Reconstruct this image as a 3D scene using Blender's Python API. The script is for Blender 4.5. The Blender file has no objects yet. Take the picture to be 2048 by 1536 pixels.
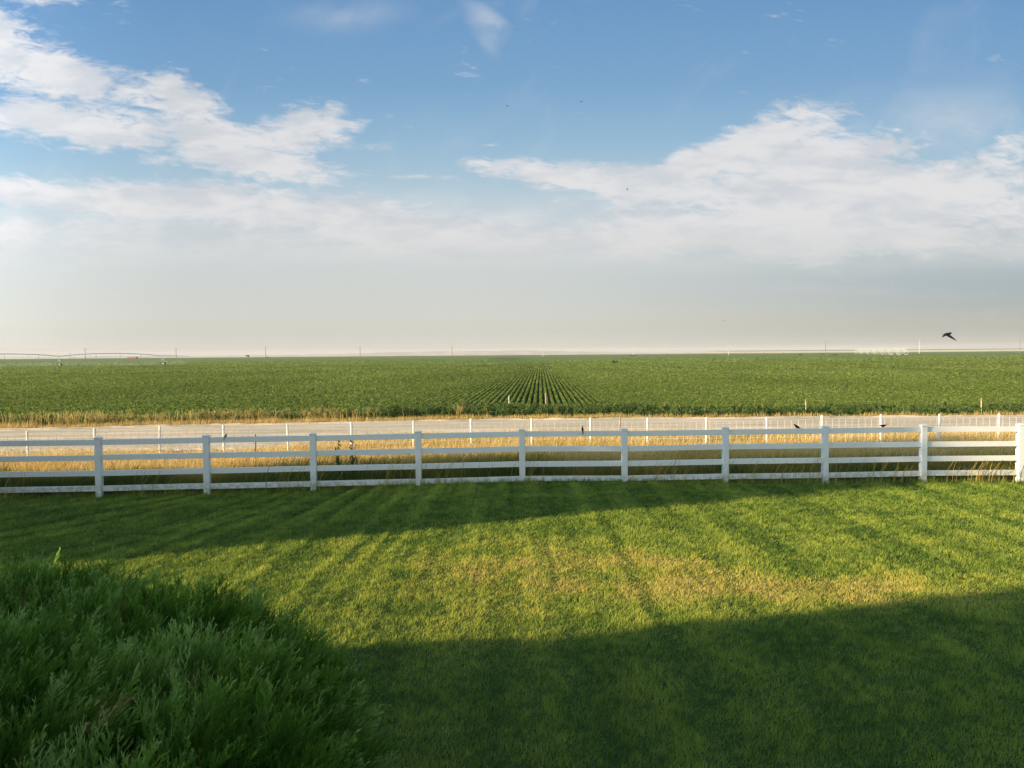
import bpy, math, random
import numpy as np
from mathutils import Matrix, Vector

random.seed(7)
RNG = np.random.default_rng(11)
S = bpy.context.scene
COL = S.collection

# ------------------------------------------------------------------ camera
F = 1547.0                      # focal length in pixels of the 2048 wide photograph
CAM_Z = 3.07
PITCH = math.radians(2.277)
ROLL = math.radians(-0.447)
cam_d = bpy.data.cameras.new('camera')
cam = bpy.data.objects.new('camera', cam_d)
COL.objects.link(cam)
cam_d.sensor_width = 36.0
cam_d.lens = 36.0 * F / 2048.0
cam_d.clip_start = 0.05
cam_d.clip_end = 40000
RM = Matrix.Rotation(math.pi / 2 - PITCH, 3, 'X') @ Matrix.Rotation(ROLL, 3, 'Z')
cam.matrix_world = Matrix.Translation((0, 0, CAM_Z)) @ RM.to_4x4()
S.camera = cam

def ray(px, py):
    d = RM @ Vector(((px - 1024) / F, (768 - py) / F, -1.0))
    return d

def at(px, py, Y):
    """world point seen at photo pixel (px,py) at depth Y"""
    d = ray(px, py)
    t = Y / d.y
    return Vector((d.x * t, Y, CAM_Z + d.z * t))

# ------------------------------------------------------------------ sun
SUN_EL = math.radians(15.5)
EXPO = 1.0
SUN_TRAVEL = math.radians(21.0)         # light travels this far off +X towards +Y
sd = Vector((math.cos(SUN_TRAVEL) * math.cos(SUN_EL), math.sin(SUN_TRAVEL) * math.cos(SUN_EL), -math.sin(SUN_EL)))
sun_d = bpy.data.lights.new('sun', 'SUN')
sun_d.energy = 5.0
sun_d.angle = math.radians(0.8)
sun_d.color = (1.0, 0.78, 0.48)
sun = bpy.data.objects.new('sun', sun_d)
COL.objects.link(sun)
sun.rotation_euler = sd.to_track_quat('-Z', 'Y').to_euler()
S.view_settings.view_transform = 'Standard'
S.view_settings.look = 'None'
S.view_settings.exposure = EXPO
S.view_settings.gamma = 1.0

# ------------------------------------------------------------------ node helpers
class NT:
    def __init__(s, tree):
        s.t = tree
    def n(s, typ, **kw):
        nd = s.t.nodes.new(typ)
        for k, v in kw.items():
            setattr(nd, k, v)
        return nd
    def put(s, sock, v):
        if v is None:
            return
        if isinstance(v, bpy.types.NodeSocket):
            s.t.links.new(v, sock)
        else:
            sock.default_value = v
    def math(s, op, a, b=None, c=None, clamp=False):
        nd = s.n('ShaderNodeMath', operation=op, use_clamp=clamp)
        for i, v in enumerate((a, b, c)):
            s.put(nd.inputs[i], v)
        return nd.outputs[0]
    def mixc(s, f, a, b, blend='MIX'):
        nd = s.n('ShaderNodeMix', data_type='RGBA', blend_type=blend)
        s.put(nd.inputs[0], f)
        s.put(nd.inputs[6], a if isinstance(a, bpy.types.NodeSocket) else (*a, 1) if len(a) == 3 else a)
        s.put(nd.inputs[7], b if isinstance(b, bpy.types.NodeSocket) else (*b, 1) if len(b) == 3 else b)
        return nd.outputs[2]
    def sstep(s, v, lo, hi, a=0.0, b=1.0):
        nd = s.n('ShaderNodeMapRange', interpolation_type='SMOOTHSTEP')
        s.put(nd.inputs[0], v)
        nd.inputs[1].default_value = lo; nd.inputs[2].default_value = hi
        nd.inputs[3].default_value = a; nd.inputs[4].default_value = b
        return nd.outputs[0]
    def noise(s, vec, scale, detail=4, rough=0.55, dist=0.0):
        nd = s.n('ShaderNodeTexNoise')
        s.put(nd.inputs['Vector'], vec)
        nd.inputs['Scale'].default_value = scale
        nd.inputs['Detail'].default_value = detail
        nd.inputs['Roughness'].default_value = rough
        nd.inputs['Distortion'].default_value = dist
        return nd.outputs['Fac']
    def vec(s, x, y, z=0.0):
        nd = s.n('ShaderNodeCombineXYZ')
        for i, v in enumerate((x, y, z)):
            s.put(nd.inputs[i], v)
        return nd.outputs[0]
    def attr(s, name):
        return s.n('ShaderNodeAttribute', attribute_name=name).outputs['Fac']

# ------------------------------------------------------------------ world
W = bpy.data.worlds.new('World')
S.world = W
W.use_nodes = True
W.node_tree.nodes.clear()
w = NT(W.node_tree)
out = w.n('ShaderNodeOutputWorld')
bg = w.n('ShaderNodeBackground')
w.t.links.new(bg.outputs[0], out.inputs[0])
sky = w.n('ShaderNodeTexSky', sky_type='NISHITA')
sky.sun_disc = False
sky.sun_elevation = SUN_EL
sky.sun_rotation = math.radians(249)
sky.air_density = 1.0
sky.dust_density = 0.6
sky.ozone_density = 1.5
BG = 0.055
tc = w.n('ShaderNodeTexCoord')
sx = w.n('ShaderNodeSeparateXYZ')
w.t.links.new(tc.outputs['Generated'], sx.inputs[0])
DX, DY, DZ = sx.outputs
ay = w.math('MAXIMUM', w.math('ABSOLUTE', DY), 0.12)
U = w.math('DIVIDE', DX, ay)
V = w.math('DIVIDE', DZ, ay)
UV = w.vec(U, V)
def skycol(r, g, b):            # display sRGB wanted -> radiance / BG
    f = lambda c: ((c / 255 + 0.055) / 1.055) ** 2.4 if c > 10 else c / 255 / 12.92
    k = 0.5 ** EXPO / BG
    return (f(r) * k, f(g) * k, f(b) * k)
# clear sky: the Nishita sky, with the summer haze thickening towards the horizon
base = w.mixc(1.0, sky.outputs[0], (1.0, 1.0, 1.0), 'MULTIPLY')
ramp = w.n('ShaderNodeValToRGB')
w.put(ramp.inputs[0], w.math('MULTIPLY', V, 2.0))
cr = ramp.color_ramp
stops = [(0.0, (203, 198, 190)), (0.03, (206, 204, 197)), (0.10, (210, 211, 205)), (0.24, (207, 214, 215)),
         (0.40, (182, 206, 219)), (0.55, (148, 187, 215)), (0.68, (125, 169, 208)), (1.0, (98, 147, 198))]
while len(cr.elements) < len(stops):
    cr.elements.new(0.5)
for e, (p, c) in zip(cr.elements, stops):
    e.position = p
    v = skycol(*c)
    e.color = (v[0] * BG, v[1] * BG, v[2] * BG, 1)
hz = w.n('ShaderNodeVectorMath', operation='SCALE')
w.put(hz.inputs[0], ramp.outputs[0]); hz.inputs['Scale'].default_value = 1 / BG
# right side greyer and a little darker low down, left warmer
side = w.sstep(U, -0.1, 0.75)
lowf = w.math('MULTIPLY', side, w.sstep(V, 0.0, 0.30, 1.0, 0.0))
hazec = w.mixc(w.math('MULTIPLY', lowf, 1.0), hz.outputs[0], w.mixc(w.sstep(V, 0.03, 0.09), skycol(168, 169, 166), skycol(146, 163, 176)))
clear = w.mixc(0.90, base, hazec)
# clouds
warp = w.n('ShaderNodeTexNoise'); w.put(warp.inputs['Vector'], w.vec(w.math('MULTIPLY', U, 1.0), w.math('MULTIPLY', V, 2.0)))
warp.inputs['Scale'].default_value = 5.0; warp.inputs['Detail'].default_value = 3
wv = w.n('ShaderNodeVectorMath', operation='MULTIPLY_ADD')
w.put(wv.inputs[0], warp.outputs['Color']); wv.inputs[1].default_value = (0.10, 0.05, 0); w.put(wv.inputs[2], UV)
UVW = wv.outputs[0]      # mean shift (.05,.025)
def blob(px, py, rx, ry, deg, amp, src=None, p=1.0):
    mp = w.n('ShaderNodeMapping', vector_type='TEXTURE')
    w.put(mp.inputs[0], UVW if src is None else src)
    o = (0.05, 0.025) if src is None else (0, 0)
    mp.inputs['Location'].default_value = ((px - 1024) / F + o[0], (706.5 - 0.0078 * (px - 1024) - py) / F + o[1], 0)
    mp.inputs['Rotation'].default_value = (0, 0, math.radians(deg))
    mp.inputs['Scale'].default_value = (rx / F, ry / F, 1)
    g = w.n('ShaderNodeTexGradient', gradient_type='QUADRATIC_SPHERE' if p == 2 else 'SPHERICAL')
    w.t.links.new(mp.outputs[0], g.inputs[0])
    return w.math('MULTIPLY', g.outputs['Fac'], amp)
BL = [(b[0], b[1], b[2], b[3], b[4], b[5] * 1.12) for b in [  # px, py, rx, ry (pixels of the photo turned into directions), tilt, weight
    (10, 90, 190, 120, -25, 1.0), (150, 165, 230, 75, -14, 0.9), (385, 200, 150, 62, -16, 1.0),
    (130, 258, 330, 52, -3, 1.25), (420, 262, 250, 55, -10, 1.05), (640, 262, 150, 62, 0, 1.1),
    (520, 325, 280, 52, -6, 1.1), (60, 385, 300, 50, -6, 0.95), (330, 400, 420, 62, -5, 1.0),
    (600, 430, 500, 85, -6, 0.95), (60, 452, 220, 42, 0, 0.9), (200, 490, 420, 40, 0, 0.65),
    (830, 475, 520, 80, -3, 0.95), (1120, 350, 240, 42, 3, 1.0), (1290, 375, 260, 48, -2, 0.95),
    (1390, 330, 180, 45, 18, 0.9), (1530, 275, 230, 58, 16, 1.1), (1650, 310, 330, 60, 4, 1.0),
    (1600, 385, 560, 80, 0, 1.1), (1880, 400, 420, 110, 0, 0.95), (1400, 470, 620, 80, 2, 1.05),
    (1750, 480, 600, 90, 0, 0.9), (100, -5, 130, 36, 0, 0.9), (945, 345, 70, 24, 0, 0.6), (2060, 300, 160, 60, 10, 0.6),
    (1100, 405, 90, 22, 20, 0.45), (820, 366, 90, 18, 0, 0.55), (760, 292, 70, 18, 0, 0.5), (978, 298, 45, 14, 0, 0.6), (1190, 396, 70, 16, 5, 0.6), (690, 388, 70, 16, 0, 0.5), (1560, 268, 60, 18, 20, 0.5),
]]
acc = None
for b in BL:
    g = blob(*b)
    acc = g if acc is None else w.math('MAXIMUM', acc, w.math('MULTIPLY_ADD', w.math('MINIMUM', acc, g), 0.35, w.math('MAXIMUM', acc, g)))
cn_v = w.vec(w.math('MULTIPLY', U, 1.0), w.math('MULTIPLY', V, 2.1))
n1 = w.noise(cn_v, 9.0, 9, 0.62, 0.35)
n2 = w.noise(w.vec(w.math('MULTIPLY_ADD', V, 1.2, U), w.math('MULTIPLY', V, 3.0)), 30.0, 6, 0.65, 0.6)
dens = w.math('ADD', acc, w.math('MULTIPLY', w.math('SUBTRACT', n1, 0.5), 1.5))
dens = w.math('ADD', dens, w.math('MULTIPLY', w.math('SUBTRACT', n2, 0.5), 1.4))
cover = w.sstep(dens, 0.20, 0.82)
# the wide veil of cloud in the lower half
veil = w.math('MULTIPLY', w.sstep(V, 0.085, 0.135), w.sstep(V, 0.15, 0.235, 1.0, 0.0))
veil = w.math('MULTIPLY', veil, w.sstep(n1, 0.22, 0.55))
cover = w.math('MAXIMUM', cover, w.math('MULTIPLY', veil, 0.80))
# thin high wisps
wis = w.noise(w.vec(w.math('MULTIPLY_ADD', V, -0.9, U), w.math('MULTIPLY_ADD', U, 0.5, w.math('MULTIPLY', V, 0.55))), 6.5, 5, 0.6, 1.0)
hi = w.math('MULTIPLY', w.sstep(wis, 0.52, 0.90), 0.22)
wb = w.math('MAXIMUM', blob(975, 75, 85, 36, -52, 1.0), w.math('MAXIMUM', blob(700, 40, 190, 50, 0, 0.45), blob(1900, 240, 420, 130, 0, 0.55)))
wb = w.math('MULTIPLY', w.sstep(wb, 0.0, 0.9), w.sstep(wis, 0.25, 0.6))
hi = w.math('MAXIMUM', hi, w.math('MULTIPLY', wb, 0.62))
cover = w.math('MAXIMUM', w.math('MULTIPLY', cover, w.sstep(V, 0.05, 0.14, 0.0, 0.94)), hi)
# pale streak bands low down
bands = w.noise(w.vec(w.math('MULTIPLY', U, 0.8), w.math('MULTIPLY', V, 9.0)), 4.5, 6, 0.6, 0.3)
shade = w.noise(w.vec(w.math('MULTIPLY', U, 1.0), w.math('MULTIPLY', V, 3.0)), 9.0, 6, 0.6, 0.2)
cc = w.mixc(w.sstep(shade, 0.38, 0.60), skycol(204, 209, 216), skycol(227, 226, 228))
cc = w.mixc(w.math('MULTIPLY', w.sstep(dens, 0.6, 1.5), 0.35), cc, skycol(231, 229, 227))
cc = w.mixc(w.sstep(V, 0.09, 0.19, 1.0, 0.0), cc, w.mixc(w.sstep(bands, 0.38, 0.62), skycol(209, 211, 212), skycol(219, 218, 216)))
skyf = w.mixc(cover, clear, cc)
bandf = w.math('MULTIPLY', w.sstep(bands, 0.5, 0.75), w.sstep(V, 0.0, 0.06, 0.0, 0.18))
bandf = w.math('MULTIPLY', bandf, w.sstep(V, 0.12, 0.24, 1.0, 0.0))
skyf = w.mixc(bandf, skyf, skyf if False else skycol(217, 213, 206))
# brighter towards the low sun, behind the camera
sdot = w.math('ADD', w.math('MULTIPLY', DX, -sd.x), w.math('MULTIPLY', DY, -sd.y))
glow = w.sstep(sdot, 0.0, 1.0, 1.0, 3.2)
skyb = w.mixc(w.math('MULTIPLY', w.sstep(DY, 0.1, -0.5), 0.65), skyf, skycol(206, 218, 212))
gl = w.n('ShaderNodeVectorMath', operation='SCALE')
w.put(gl.inputs[0], skyb); w.put(gl.inputs['Scale'], glow)
w.put(bg.inputs[0], gl.outputs[0])
bg.inputs[1].default_value = BG

# ------------------------------------------------------------------ mesh helpers
def mesh_np(name, verts, faces, mat, parent=None, attrs=None, smooth=False):
    verts = np.asarray(verts, np.float32); faces = np.asarray(faces, np.int32)
    me = bpy.data.meshes.new(name)
    k = faces.shape[1]
    me.vertices.add(len(verts)); me.vertices.foreach_set('co', verts.ravel())
    me.loops.add(faces.size); me.loops.foreach_set('vertex_index', faces.ravel())
    me.polygons.add(len(faces))
    me.polygons.foreach_set('loop_start', np.arange(0, faces.size, k, dtype=np.int32))
    me.polygons.foreach_set('loop_total', np.full(len(faces), k, np.int32))
    if smooth:
        me.polygons.foreach_set('use_smooth', np.ones(len(faces), bool))
    for a, v in (attrs or {}).items():
        at_ = me.attributes.new(a, 'FLOAT', 'POINT')
        at_.data.foreach_set('value', np.asarray(v, np.float32).ravel())
    me.update(calc_edges=True)
    me.materials.append(mat)
    o = bpy.data.objects.new(name, me)
    COL.objects.link(o)
    if parent:
        o.parent = parent
    return o

class MB:
    """collects boxes, tubes and prisms for ONE mesh"""
    def __init__(s):
        s.v = []; s.f = []
    def add(s, vs, fs):
        b = len(s.v)
        s.v += [tuple(v) for v in vs]
        s.f += [tuple(i + b for i in f) for f in fs]
    def box(s, c, size, rot=None):
        hx, hy, hz_ = size[0] / 2, size[1] / 2, size[2] / 2
        vs = [Vector((x, y, z)) for x in (-hx, hx) for y in (-hy, hy) for z in (-hz_, hz_)]
        if rot is not None:
            vs = [rot @ v for v in vs]
        vs = [v + Vector(c) for v in vs]
        s.add(vs, [(0, 1, 3, 2), (4, 6, 7, 5), (0, 4, 5, 1), (2, 3, 7, 6), (0, 2, 6, 4), (1, 5, 7, 3)])
    def bar(s, a, b, wdt, hgt):
        """rectangular bar from a to b, width across, height up"""
        a = Vector(a); b = Vector(b); d = (b - a).normalized()
        sd_ = d.cross(Vector((0, 0, 1)))
        if sd_.length < 1e-4: sd_ = Vector((1, 0, 0))
        sd_.normalize(); up = sd_.cross(d).normalized()
        vs = [p + sd_ * (i * wdt / 2) + up * (j * hgt / 2) for p in (a, b) for i, j in ((-1, -1), (1, -1), (1, 1), (-1, 1))]
        s.add(vs, [(0, 1, 2, 3), (7, 6, 5, 4), (0, 4, 5, 1), (1, 5, 6, 2), (2, 6, 7, 3), (3, 7, 4, 0)])
    def tube(s, pts, radii, n=8, cap=True):
        pts = [Vector(p) for p in pts]
        if not hasattr(radii, '__len__'): radii = [radii] * len(pts)
        vs = []; fs = []
        for i, p in enumerate(pts):
            d = (pts[min(i + 1, len(pts) - 1)] - pts[max(i - 1, 0)]).normalized()
            a = d.cross(Vector((0.13, 0.31, 0.94)))
            if a.length < 1e-3: a = d.cross(Vector((1, 0, 0)))
            a.normalize(); b = d.cross(a)
            for k in range(n):
                t = 2 * math.pi * k / n
                vs.append(p + (a * math.cos(t) + b * math.sin(t)) * radii[i])
        for i in range(len(pts) - 1):
            for k in range(n):
                k2 = (k + 1) % n
                fs.append((i * n + k, i * n + k2, (i + 1) * n + k2, (i + 1) * n + k))
        if cap:
            fs.append(tuple(range(n - 1, -1, -1)))
            fs.append(tuple((len(pts) - 1) * n + k for k in range(n)))
        s.add(vs, fs)
    def ellip(s, c, r, rot=None, nu=12, nv=8):
        vs = []; fs = []
        for i in range(nv + 1):
            th = math.pi * i / nv
            for k in range(nu):
                ph = 2 * math.pi * k / nu
                v = Vector((r[0] * math.cos(th), r[1] * math.sin(th) * math.cos(ph), r[2] * math.sin(th) * math.sin(ph)))
                if rot is not None: v = rot @ v
                vs.append(v + Vector(c))
        for i in range(nv):
            for k in range(nu):
                k2 = (k + 1) % nu
                fs.append((i * nu + k, i * nu + k2, (i + 1) * nu + k2, (i + 1) * nu + k))
        s.add(vs, fs)
    def build(s, name, mat, parent=None, smooth=False, bevel=0):
        me = bpy.data.meshes.new(name)
        me.from_pydata([tuple(v) for v in s.v], [], s.f)
        if smooth:
            for p in me.polygons: p.use_smooth = True
        me.materials.append(mat)
        o = bpy.data.objects.new(name, me); COL.objects.link(o)
        if parent: o.parent = parent
        if bevel:
            m = o.modifiers.new('bevel', 'BEVEL'); m.width = bevel; m.segments = 2; m.limit_method = 'ANGLE'
        return o

def tag(o, label=None, cat=None, group=None, kind=None):
    if label: o['label'] = label
    if cat: o['category'] = cat
    if group: o['group'] = group
    if kind: o['kind'] = kind
    return o

def thing(name, label, cat, loc=(0, 0, 0), group=None):
    o = bpy.data.objects.new(name, None); COL.objects.link(o)
    o.location = loc; o.empty_display_size = 0.2
    return tag(o, label, cat, group)

# value noise in numpy
_tab = np.random.default_rng(5).random((256, 256))
def vnoise(x, y):
    x = np.asarray(x, float); y = np.asarray(y, float)
    xi = np.floor(x).astype(int); yi = np.floor(y).astype(int)
    fx = x - xi; fy = y - yi
    fx = fx * fx * (3 - 2 * fx); fy = fy * fy * (3 - 2 * fy)
    g = lambda a, b: _tab[a & 255, b & 255]
    return (g(xi, yi) * (1 - fx) * (1 - fy) + g(xi + 1, yi) * fx * (1 - fy) + g(xi, yi + 1) * (1 - fx) * fy + g(xi + 1, yi + 1) * fx * fy)
def fbm(x, y, o=4):
    s_ = 0; a = 0.5; t = 0
    for i in range(o):
        s_ = s_ + a * vnoise(x * 2 ** i + 17.3 * i, y * 2 ** i + 9.1 * i); t += a; a *= 0.55
    return s_ / t
def sst(x, a, b):
    t = np.clip((np.asarray(x, float) - a) / (b - a), 0, 1)
    return t * t * (3 - 2 * t)

# ------------------------------------------------------------------ materials
def mat_new(name, rough=0.8, spec=0.3):
    m = bpy.data.materials.new(name); m.use_nodes = True
    t = NT(m.node_tree)
    p = m.node_tree.nodes['Principled BSDF']
    p.inputs['Roughness'].default_value = rough
    p.inputs['Specular IOR Level'].default_value = spec
    return m, t, p
def mat_noise(name, c1, c2, scale=4.0, rough=0.8, bump=0.0, detail=5, spec=0.3, bdist=0.02, lo=0.3, hi=0.7):
    m, t, p = mat_new(name, rough, spec)
    tcn = t.n('ShaderNodeTexCoord')
    n = t.noise(tcn.outputs['Object'], scale, detail, 0.6)
    t.put(p.inputs['Base Color'], t.mixc(t.sstep(n, lo, hi), c1, c2))
    if bump:
        b = t.n('ShaderNodeBump'); b.inputs['Strength'].default_value = bump; b.inputs['Distance'].default_value = bdist
        t.put(b.inputs['Height'], t.noise(tcn.outputs['Object'], scale * 4, 4, 0.6))
        t.t.links.new(b.outputs[0], p.inputs['Normal'])
    return m
def mat_leaf(name, cols, trans=0.25, rough=0.8, spec=0.06, big=0.0, bigcol=None):
    """cols: colours along the per-plant attribute 'tint' (0..1)"""
    m, t, p = mat_new(name, rough, spec)
    r = t.n('ShaderNodeValToRGB')
    t.put(r.inputs[0], t.attr('tint'))
    while len(r.color_ramp.elements) < len(cols): r.color_ramp.elements.new(0.5)
    for i, c in enumerate(cols):
        e = r.color_ramp.elements[i]; e.position = i / (len(cols) - 1); e.color = (*c, 1)
    c = r.outputs[0]
    t.put(p.inputs['Base Color'], c)
    tr = t.n('ShaderNodeBsdfTranslucent'); t.put(tr.inputs[0], c)
    mx = t.n('ShaderNodeMixShader'); mx.inputs[0].default_value = trans
    o = m.node_tree.nodes['Material Output']
    t.t.links.new(p.outputs[0], mx.inputs[1]); t.t.links.new(tr.outputs[0], mx.inputs[2]); t.t.links.new(mx.outputs[0], o.inputs[0])
    return m

M_vinyl, t_, p_ = mat_new('white_vinyl', 0.42, 0.4)
tcn = t_.n('ShaderNodeTexCoord')
dirt = t_.sstep(t_.noise(tcn.outputs['Object'], 3.0, 8, 0.7), 0.56, 0.80)
t_.put(p_.inputs['Base Color'], t_.mixc(t_.math('MULTIPLY', dirt, 0.45), (0.80, 0.80, 0.79), (0.52, 0.50, 0.42)))
sp_ = t_.sstep(t_.noise(tcn.outputs['Object'], 26.0, 2, 0.5), 0.765, 0.80)
_pc = p_.inputs['Base Color'].links[0].from_socket
t_.put(p_.inputs['Base Color'], t_.mixc(sp_, _pc, (0.20, 0.18, 0.14)))
_pc = p_.inputs['Base Color'].links[0].from_socket
_sz = t_.n('ShaderNodeSeparateXYZ'); t_.t.links.new(tcn.outputs['Object'], _sz.inputs[0])
_lo = t_.math('MULTIPLY', t_.sstep(_sz.outputs[2], -0.05, 0.30, 1.0, 0.0), t_.sstep(t_.noise(tcn.outputs['Object'], 9.0, 6, 0.7), 0.35, 0.65))
t_.put(p_.inputs['Base Color'], t_.mixc(t_.math('MULTIPLY', _lo, 0.75), _pc, (0.30, 0.29, 0.17)))
M_wire = mat_noise('galvanised_wire', (0.72, 0.70, 0.66), (0.80, 0.79, 0.76), 8, 0.5)
M_wpost = mat_noise('white_post_paint', (0.72, 0.71, 0.66), (0.80, 0.80, 0.77), 6, 0.55)
M_wood = mat_noise('weathered_wood', (0.30, 0.21, 0.12), (0.42, 0.31, 0.19), 12, 0.9, 0.3)
M_pole = mat_noise('pole_wood', (0.16, 0.14, 0.12), (0.26, 0.23, 0.20), 3, 0.9)
M_polepale = mat_noise('pale_pole_wood', (0.45, 0.43, 0.40), (0.55, 0.53, 0.50), 3, 0.9)
M_rust = mat_noise('rusty_steel', (0.10, 0.05, 0.035), (0.17, 0.08, 0.05), 20, 0.8)
M_cable = mat_noise('cable', (0.12, 0.12, 0.12), (0.16, 0.16, 0.16), 5, 0.6)
M_galv = mat_noise('galvanised_pipe', (0.42, 0.44, 0.45), (0.55, 0.57, 0.58), 2, 0.45)
M_tyre = mat_noise('tyre_rubber', (0.03, 0.03, 0.03), (0.06, 0.055, 0.05), 6, 0.9)
M_black = mat_noise('black_feathers', (0.006, 0.006, 0.007), (0.015, 0.013, 0.012), 60, 0.6)
M_brownf = mat_noise('brown_head_feathers', (0.05, 0.018, 0.010), (0.08, 0.03, 0.018), 60, 0.7)
M_beak = mat_noise('beak_horn', (0.03, 0.03, 0.03), (0.05, 0.05, 0.045), 30, 0.5)
M_water = mat_noise('water_drops', (0.75, 0.79, 0.82), (0.85, 0.88, 0.90), 3, 0.5)
M_red = mat_noise('red_barn_paint', (0.40, 0.07, 0.05), (0.48, 0.10, 0.07), 2, 0.8)
M_bark = mat_noise('bark', (0.07, 0.045, 0.03), (0.14, 0.10, 0.07), 14, 0.95, 0.5)

M_soil = mat_noise('dark_soil', (0.035, 0.026, 0.018), (0.075, 0.055, 0.038), 3, 0.95, 0.8, bdist=0.05)
M_verge = mat_noise('verge_soil', (0.16, 0.11, 0.055), (0.28, 0.19, 0.09), 2.5, 0.95, 0.8, bdist=0.04)
# dirt road: wheel bands along the road, pebbles, clods
M_road, t_, p_ = mat_new('dirt_road', 0.95, 0.1)
g_ = t_.n('ShaderNodeNewGeometry')
s_ = t_.n('ShaderNodeSeparateXYZ'); t_.t.links.new(g_.outputs['Position'], s_.inputs[0])
st_ = t_.vec(t_.math('MULTIPLY', s_.outputs[0], 0.10), s_.outputs[1])
na_ = t_.noise(st_, 1.6, 6, 0.65)
nb_ = t_.noise(g_.outputs['Position'], 3.0, 8, 0.7)
c_ = t_.mixc(t_.sstep(na_, 0.41, 0.60), (0.45, 0.375, 0.25), (0.67, 0.525, 0.365))
c_ = t_.mixc(t_.math('MULTIPLY', t_.sstep(nb_, 0.55, 0.75), 0.5), c_, (0.38, 0.28, 0.185))
t_.put(p_.inputs['Base Color'], c_)
b_ = t_.n('ShaderNodeBump'); b_.inputs['Strength'].default_value = 0.7; b_.inputs['Distance'].default_value = 0.05
t_.put(b_.inputs['Height'], t_.math('ADD', nb_, na_)); t_.t.links.new(b_.outputs[0], p_.inputs['Normal'])
# lawn thatch under the blades
M_lawn, t_, p_ = mat_new('lawn_thatch', 0.95, 0.1)
tn_ = t_.noise(t_.n('ShaderNodeTexCoord').outputs['Object'], 14.0, 6, 0.7)
cg_ = t_.mixc(t_.sstep(tn_, 0.3, 0.7), (0.026, 0.050, 0.012), (0.055, 0.090, 0.022))
cd_ = t_.mixc(t_.sstep(tn_, 0.3, 0.7), (0.10, 0.080, 0.025), (0.17, 0.135, 0.045))
t_.put(p_.inputs['Base Color'], t_.mixc(t_.attr('tint'), cg_, cd_))
b_ = t_.n('ShaderNodeBump'); b_.inputs['Strength'].default_value = 1.0; b_.inputs['Distance'].default_value = 0.03
t_.put(b_.inputs['Height'], tn_); t_.t.links.new(b_.outputs[0], p_.inputs['Normal'])
# far crop
M_far, t_, p_ = mat_new('far_crop', 0.9, 0.1)
g_ = t_.n('ShaderNodeNewGeometry')
s_ = t_.n('ShaderNodeSeparateXYZ'); t_.t.links.new(g_.outputs['Position'], s_.inputs[0])
nf_ = t_.noise(g_.outputs['Position'], 0.9, 8, 0.7)
ng_ = t_.noise(t_.vec(t_.math('MULTIPLY', s_.outputs[0], 0.25), s_.outputs[1]), 0.02, 5, 0.6)
c_ = t_.mixc(t_.sstep(nf_, 0.35, 0.65), (0.085, 0.125, 0.028), (0.165, 0.215, 0.050))
c_ = t_.mixc(t_.math('MULTIPLY', t_.sstep(ng_, 0.5, 0.65), 0.35), c_, (0.12, 0.17, 0.05))
t_.put(p_.inputs['Base Color'], c_)
b_ = t_.n('ShaderNodeBump'); b_.inputs['Strength'].default_value = 1.0; b_.inputs['Distance'].default_value = 0.4
t_.put(b_.inputs['Height'], nf_); t_.t.links.new(b_.outputs[0], p_.inputs['Normal'])
M_plain = mat_noise('pale_plain', (0.34, 0.31, 0.22), (0.42, 0.38, 0.28), 0.004, 0.95)
M_stubble = mat_noise('stubble', (0.56, 0.48, 0.27), (0.64, 0.55, 0.33), 0.02, 0.95)
M_brownland = mat_noise('brown_land', (0.12, 0.10, 0.06), (0.17, 0.14, 0.08), 0.02, 0.95)
M_hill = mat_noise('dry_hills', (0.30, 0.24, 0.19), (0.40, 0.33, 0.27), 0.004, 0.95)

M_blade = mat_leaf('grass_blades', [(0.060, 0.125, 0.026), (0.205, 0.285, 0.048), (0.420, 0.450, 0.075), (0.560, 0.470, 0.100), (0.640, 0.480, 0.170)], 0.3)
M_gold = mat_leaf('dry_grass_stems', [(0.10, 0.15, 0.03), (0.26, 0.22, 0.05), (0.50, 0.36, 0.09), (0.66, 0.49, 0.18), (0.70, 0.53, 0.26)], 0.4)
M_crop = mat_leaf('crop_leaves', [(0.070, 0.110, 0.020), (0.145, 0.200, 0.038), (0.230, 0.290, 0.062), (0.340, 0.390, 0.100)], 0.5, 0.7, 0.06)
M_weed = mat_leaf('weed_leaves', [(0.050, 0.085, 0.025), (0.085, 0.135, 0.038), (0.140, 0.190, 0.055), (0.36, 0.29, 0.10)], 0.3)
M_bush = mat_leaf('cypress_sprays', [(0.014, 0.040, 0.006), (0.044, 0.108, 0.010), (0.090, 0.185, 0.018), (0.180, 0.310, 0.045), (0.380, 0.500, 0.140), (0.30, 0.17, 0.06)], 0.3, 0.7, 0.05)
M_tree = mat_leaf('tree_leaves', [(0.03, 0.06, 0.015), (0.06, 0.10, 0.03)], 0.15)

# ------------------------------------------------------------------ terrain
FX0, FZ0, FTH = -9.52, 17.713, 0.051
POST_PX = [192, 409, 625, 837, 1042, 1248, 1450, 1652, 1850, 2043]
POST_TOP = [873, 869, 865, 861, 857, 856, 853, 851, 848, 847]
POST_BOT = [994, 989, 981, 972, 965, 964, 966, 966, 965, 964]
posts = []
for i in range(-3, 13):
    X = FX0 + 2.44 * i * math.cos(FTH); Y = FZ0 + 2.44 * i * math.sin(FTH)
    j = min(max(i, 0), 9)
    Yj = FZ0 + 2.44 * j * math.sin(FTH)
    zt = at(POST_PX[j], POST_TOP[j], Yj).z; zb = at(POST_PX[j], POST_BOT[j], Yj).z
    posts.append((X, Y, zb, zt))
_px = np.array([p[0] for p in posts]); _pz = np.array([p[2] for p in posts])
def fence_y(x): return FZ0 + (np.asarray(x, float) - FX0) * math.tan(FTH)
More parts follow.
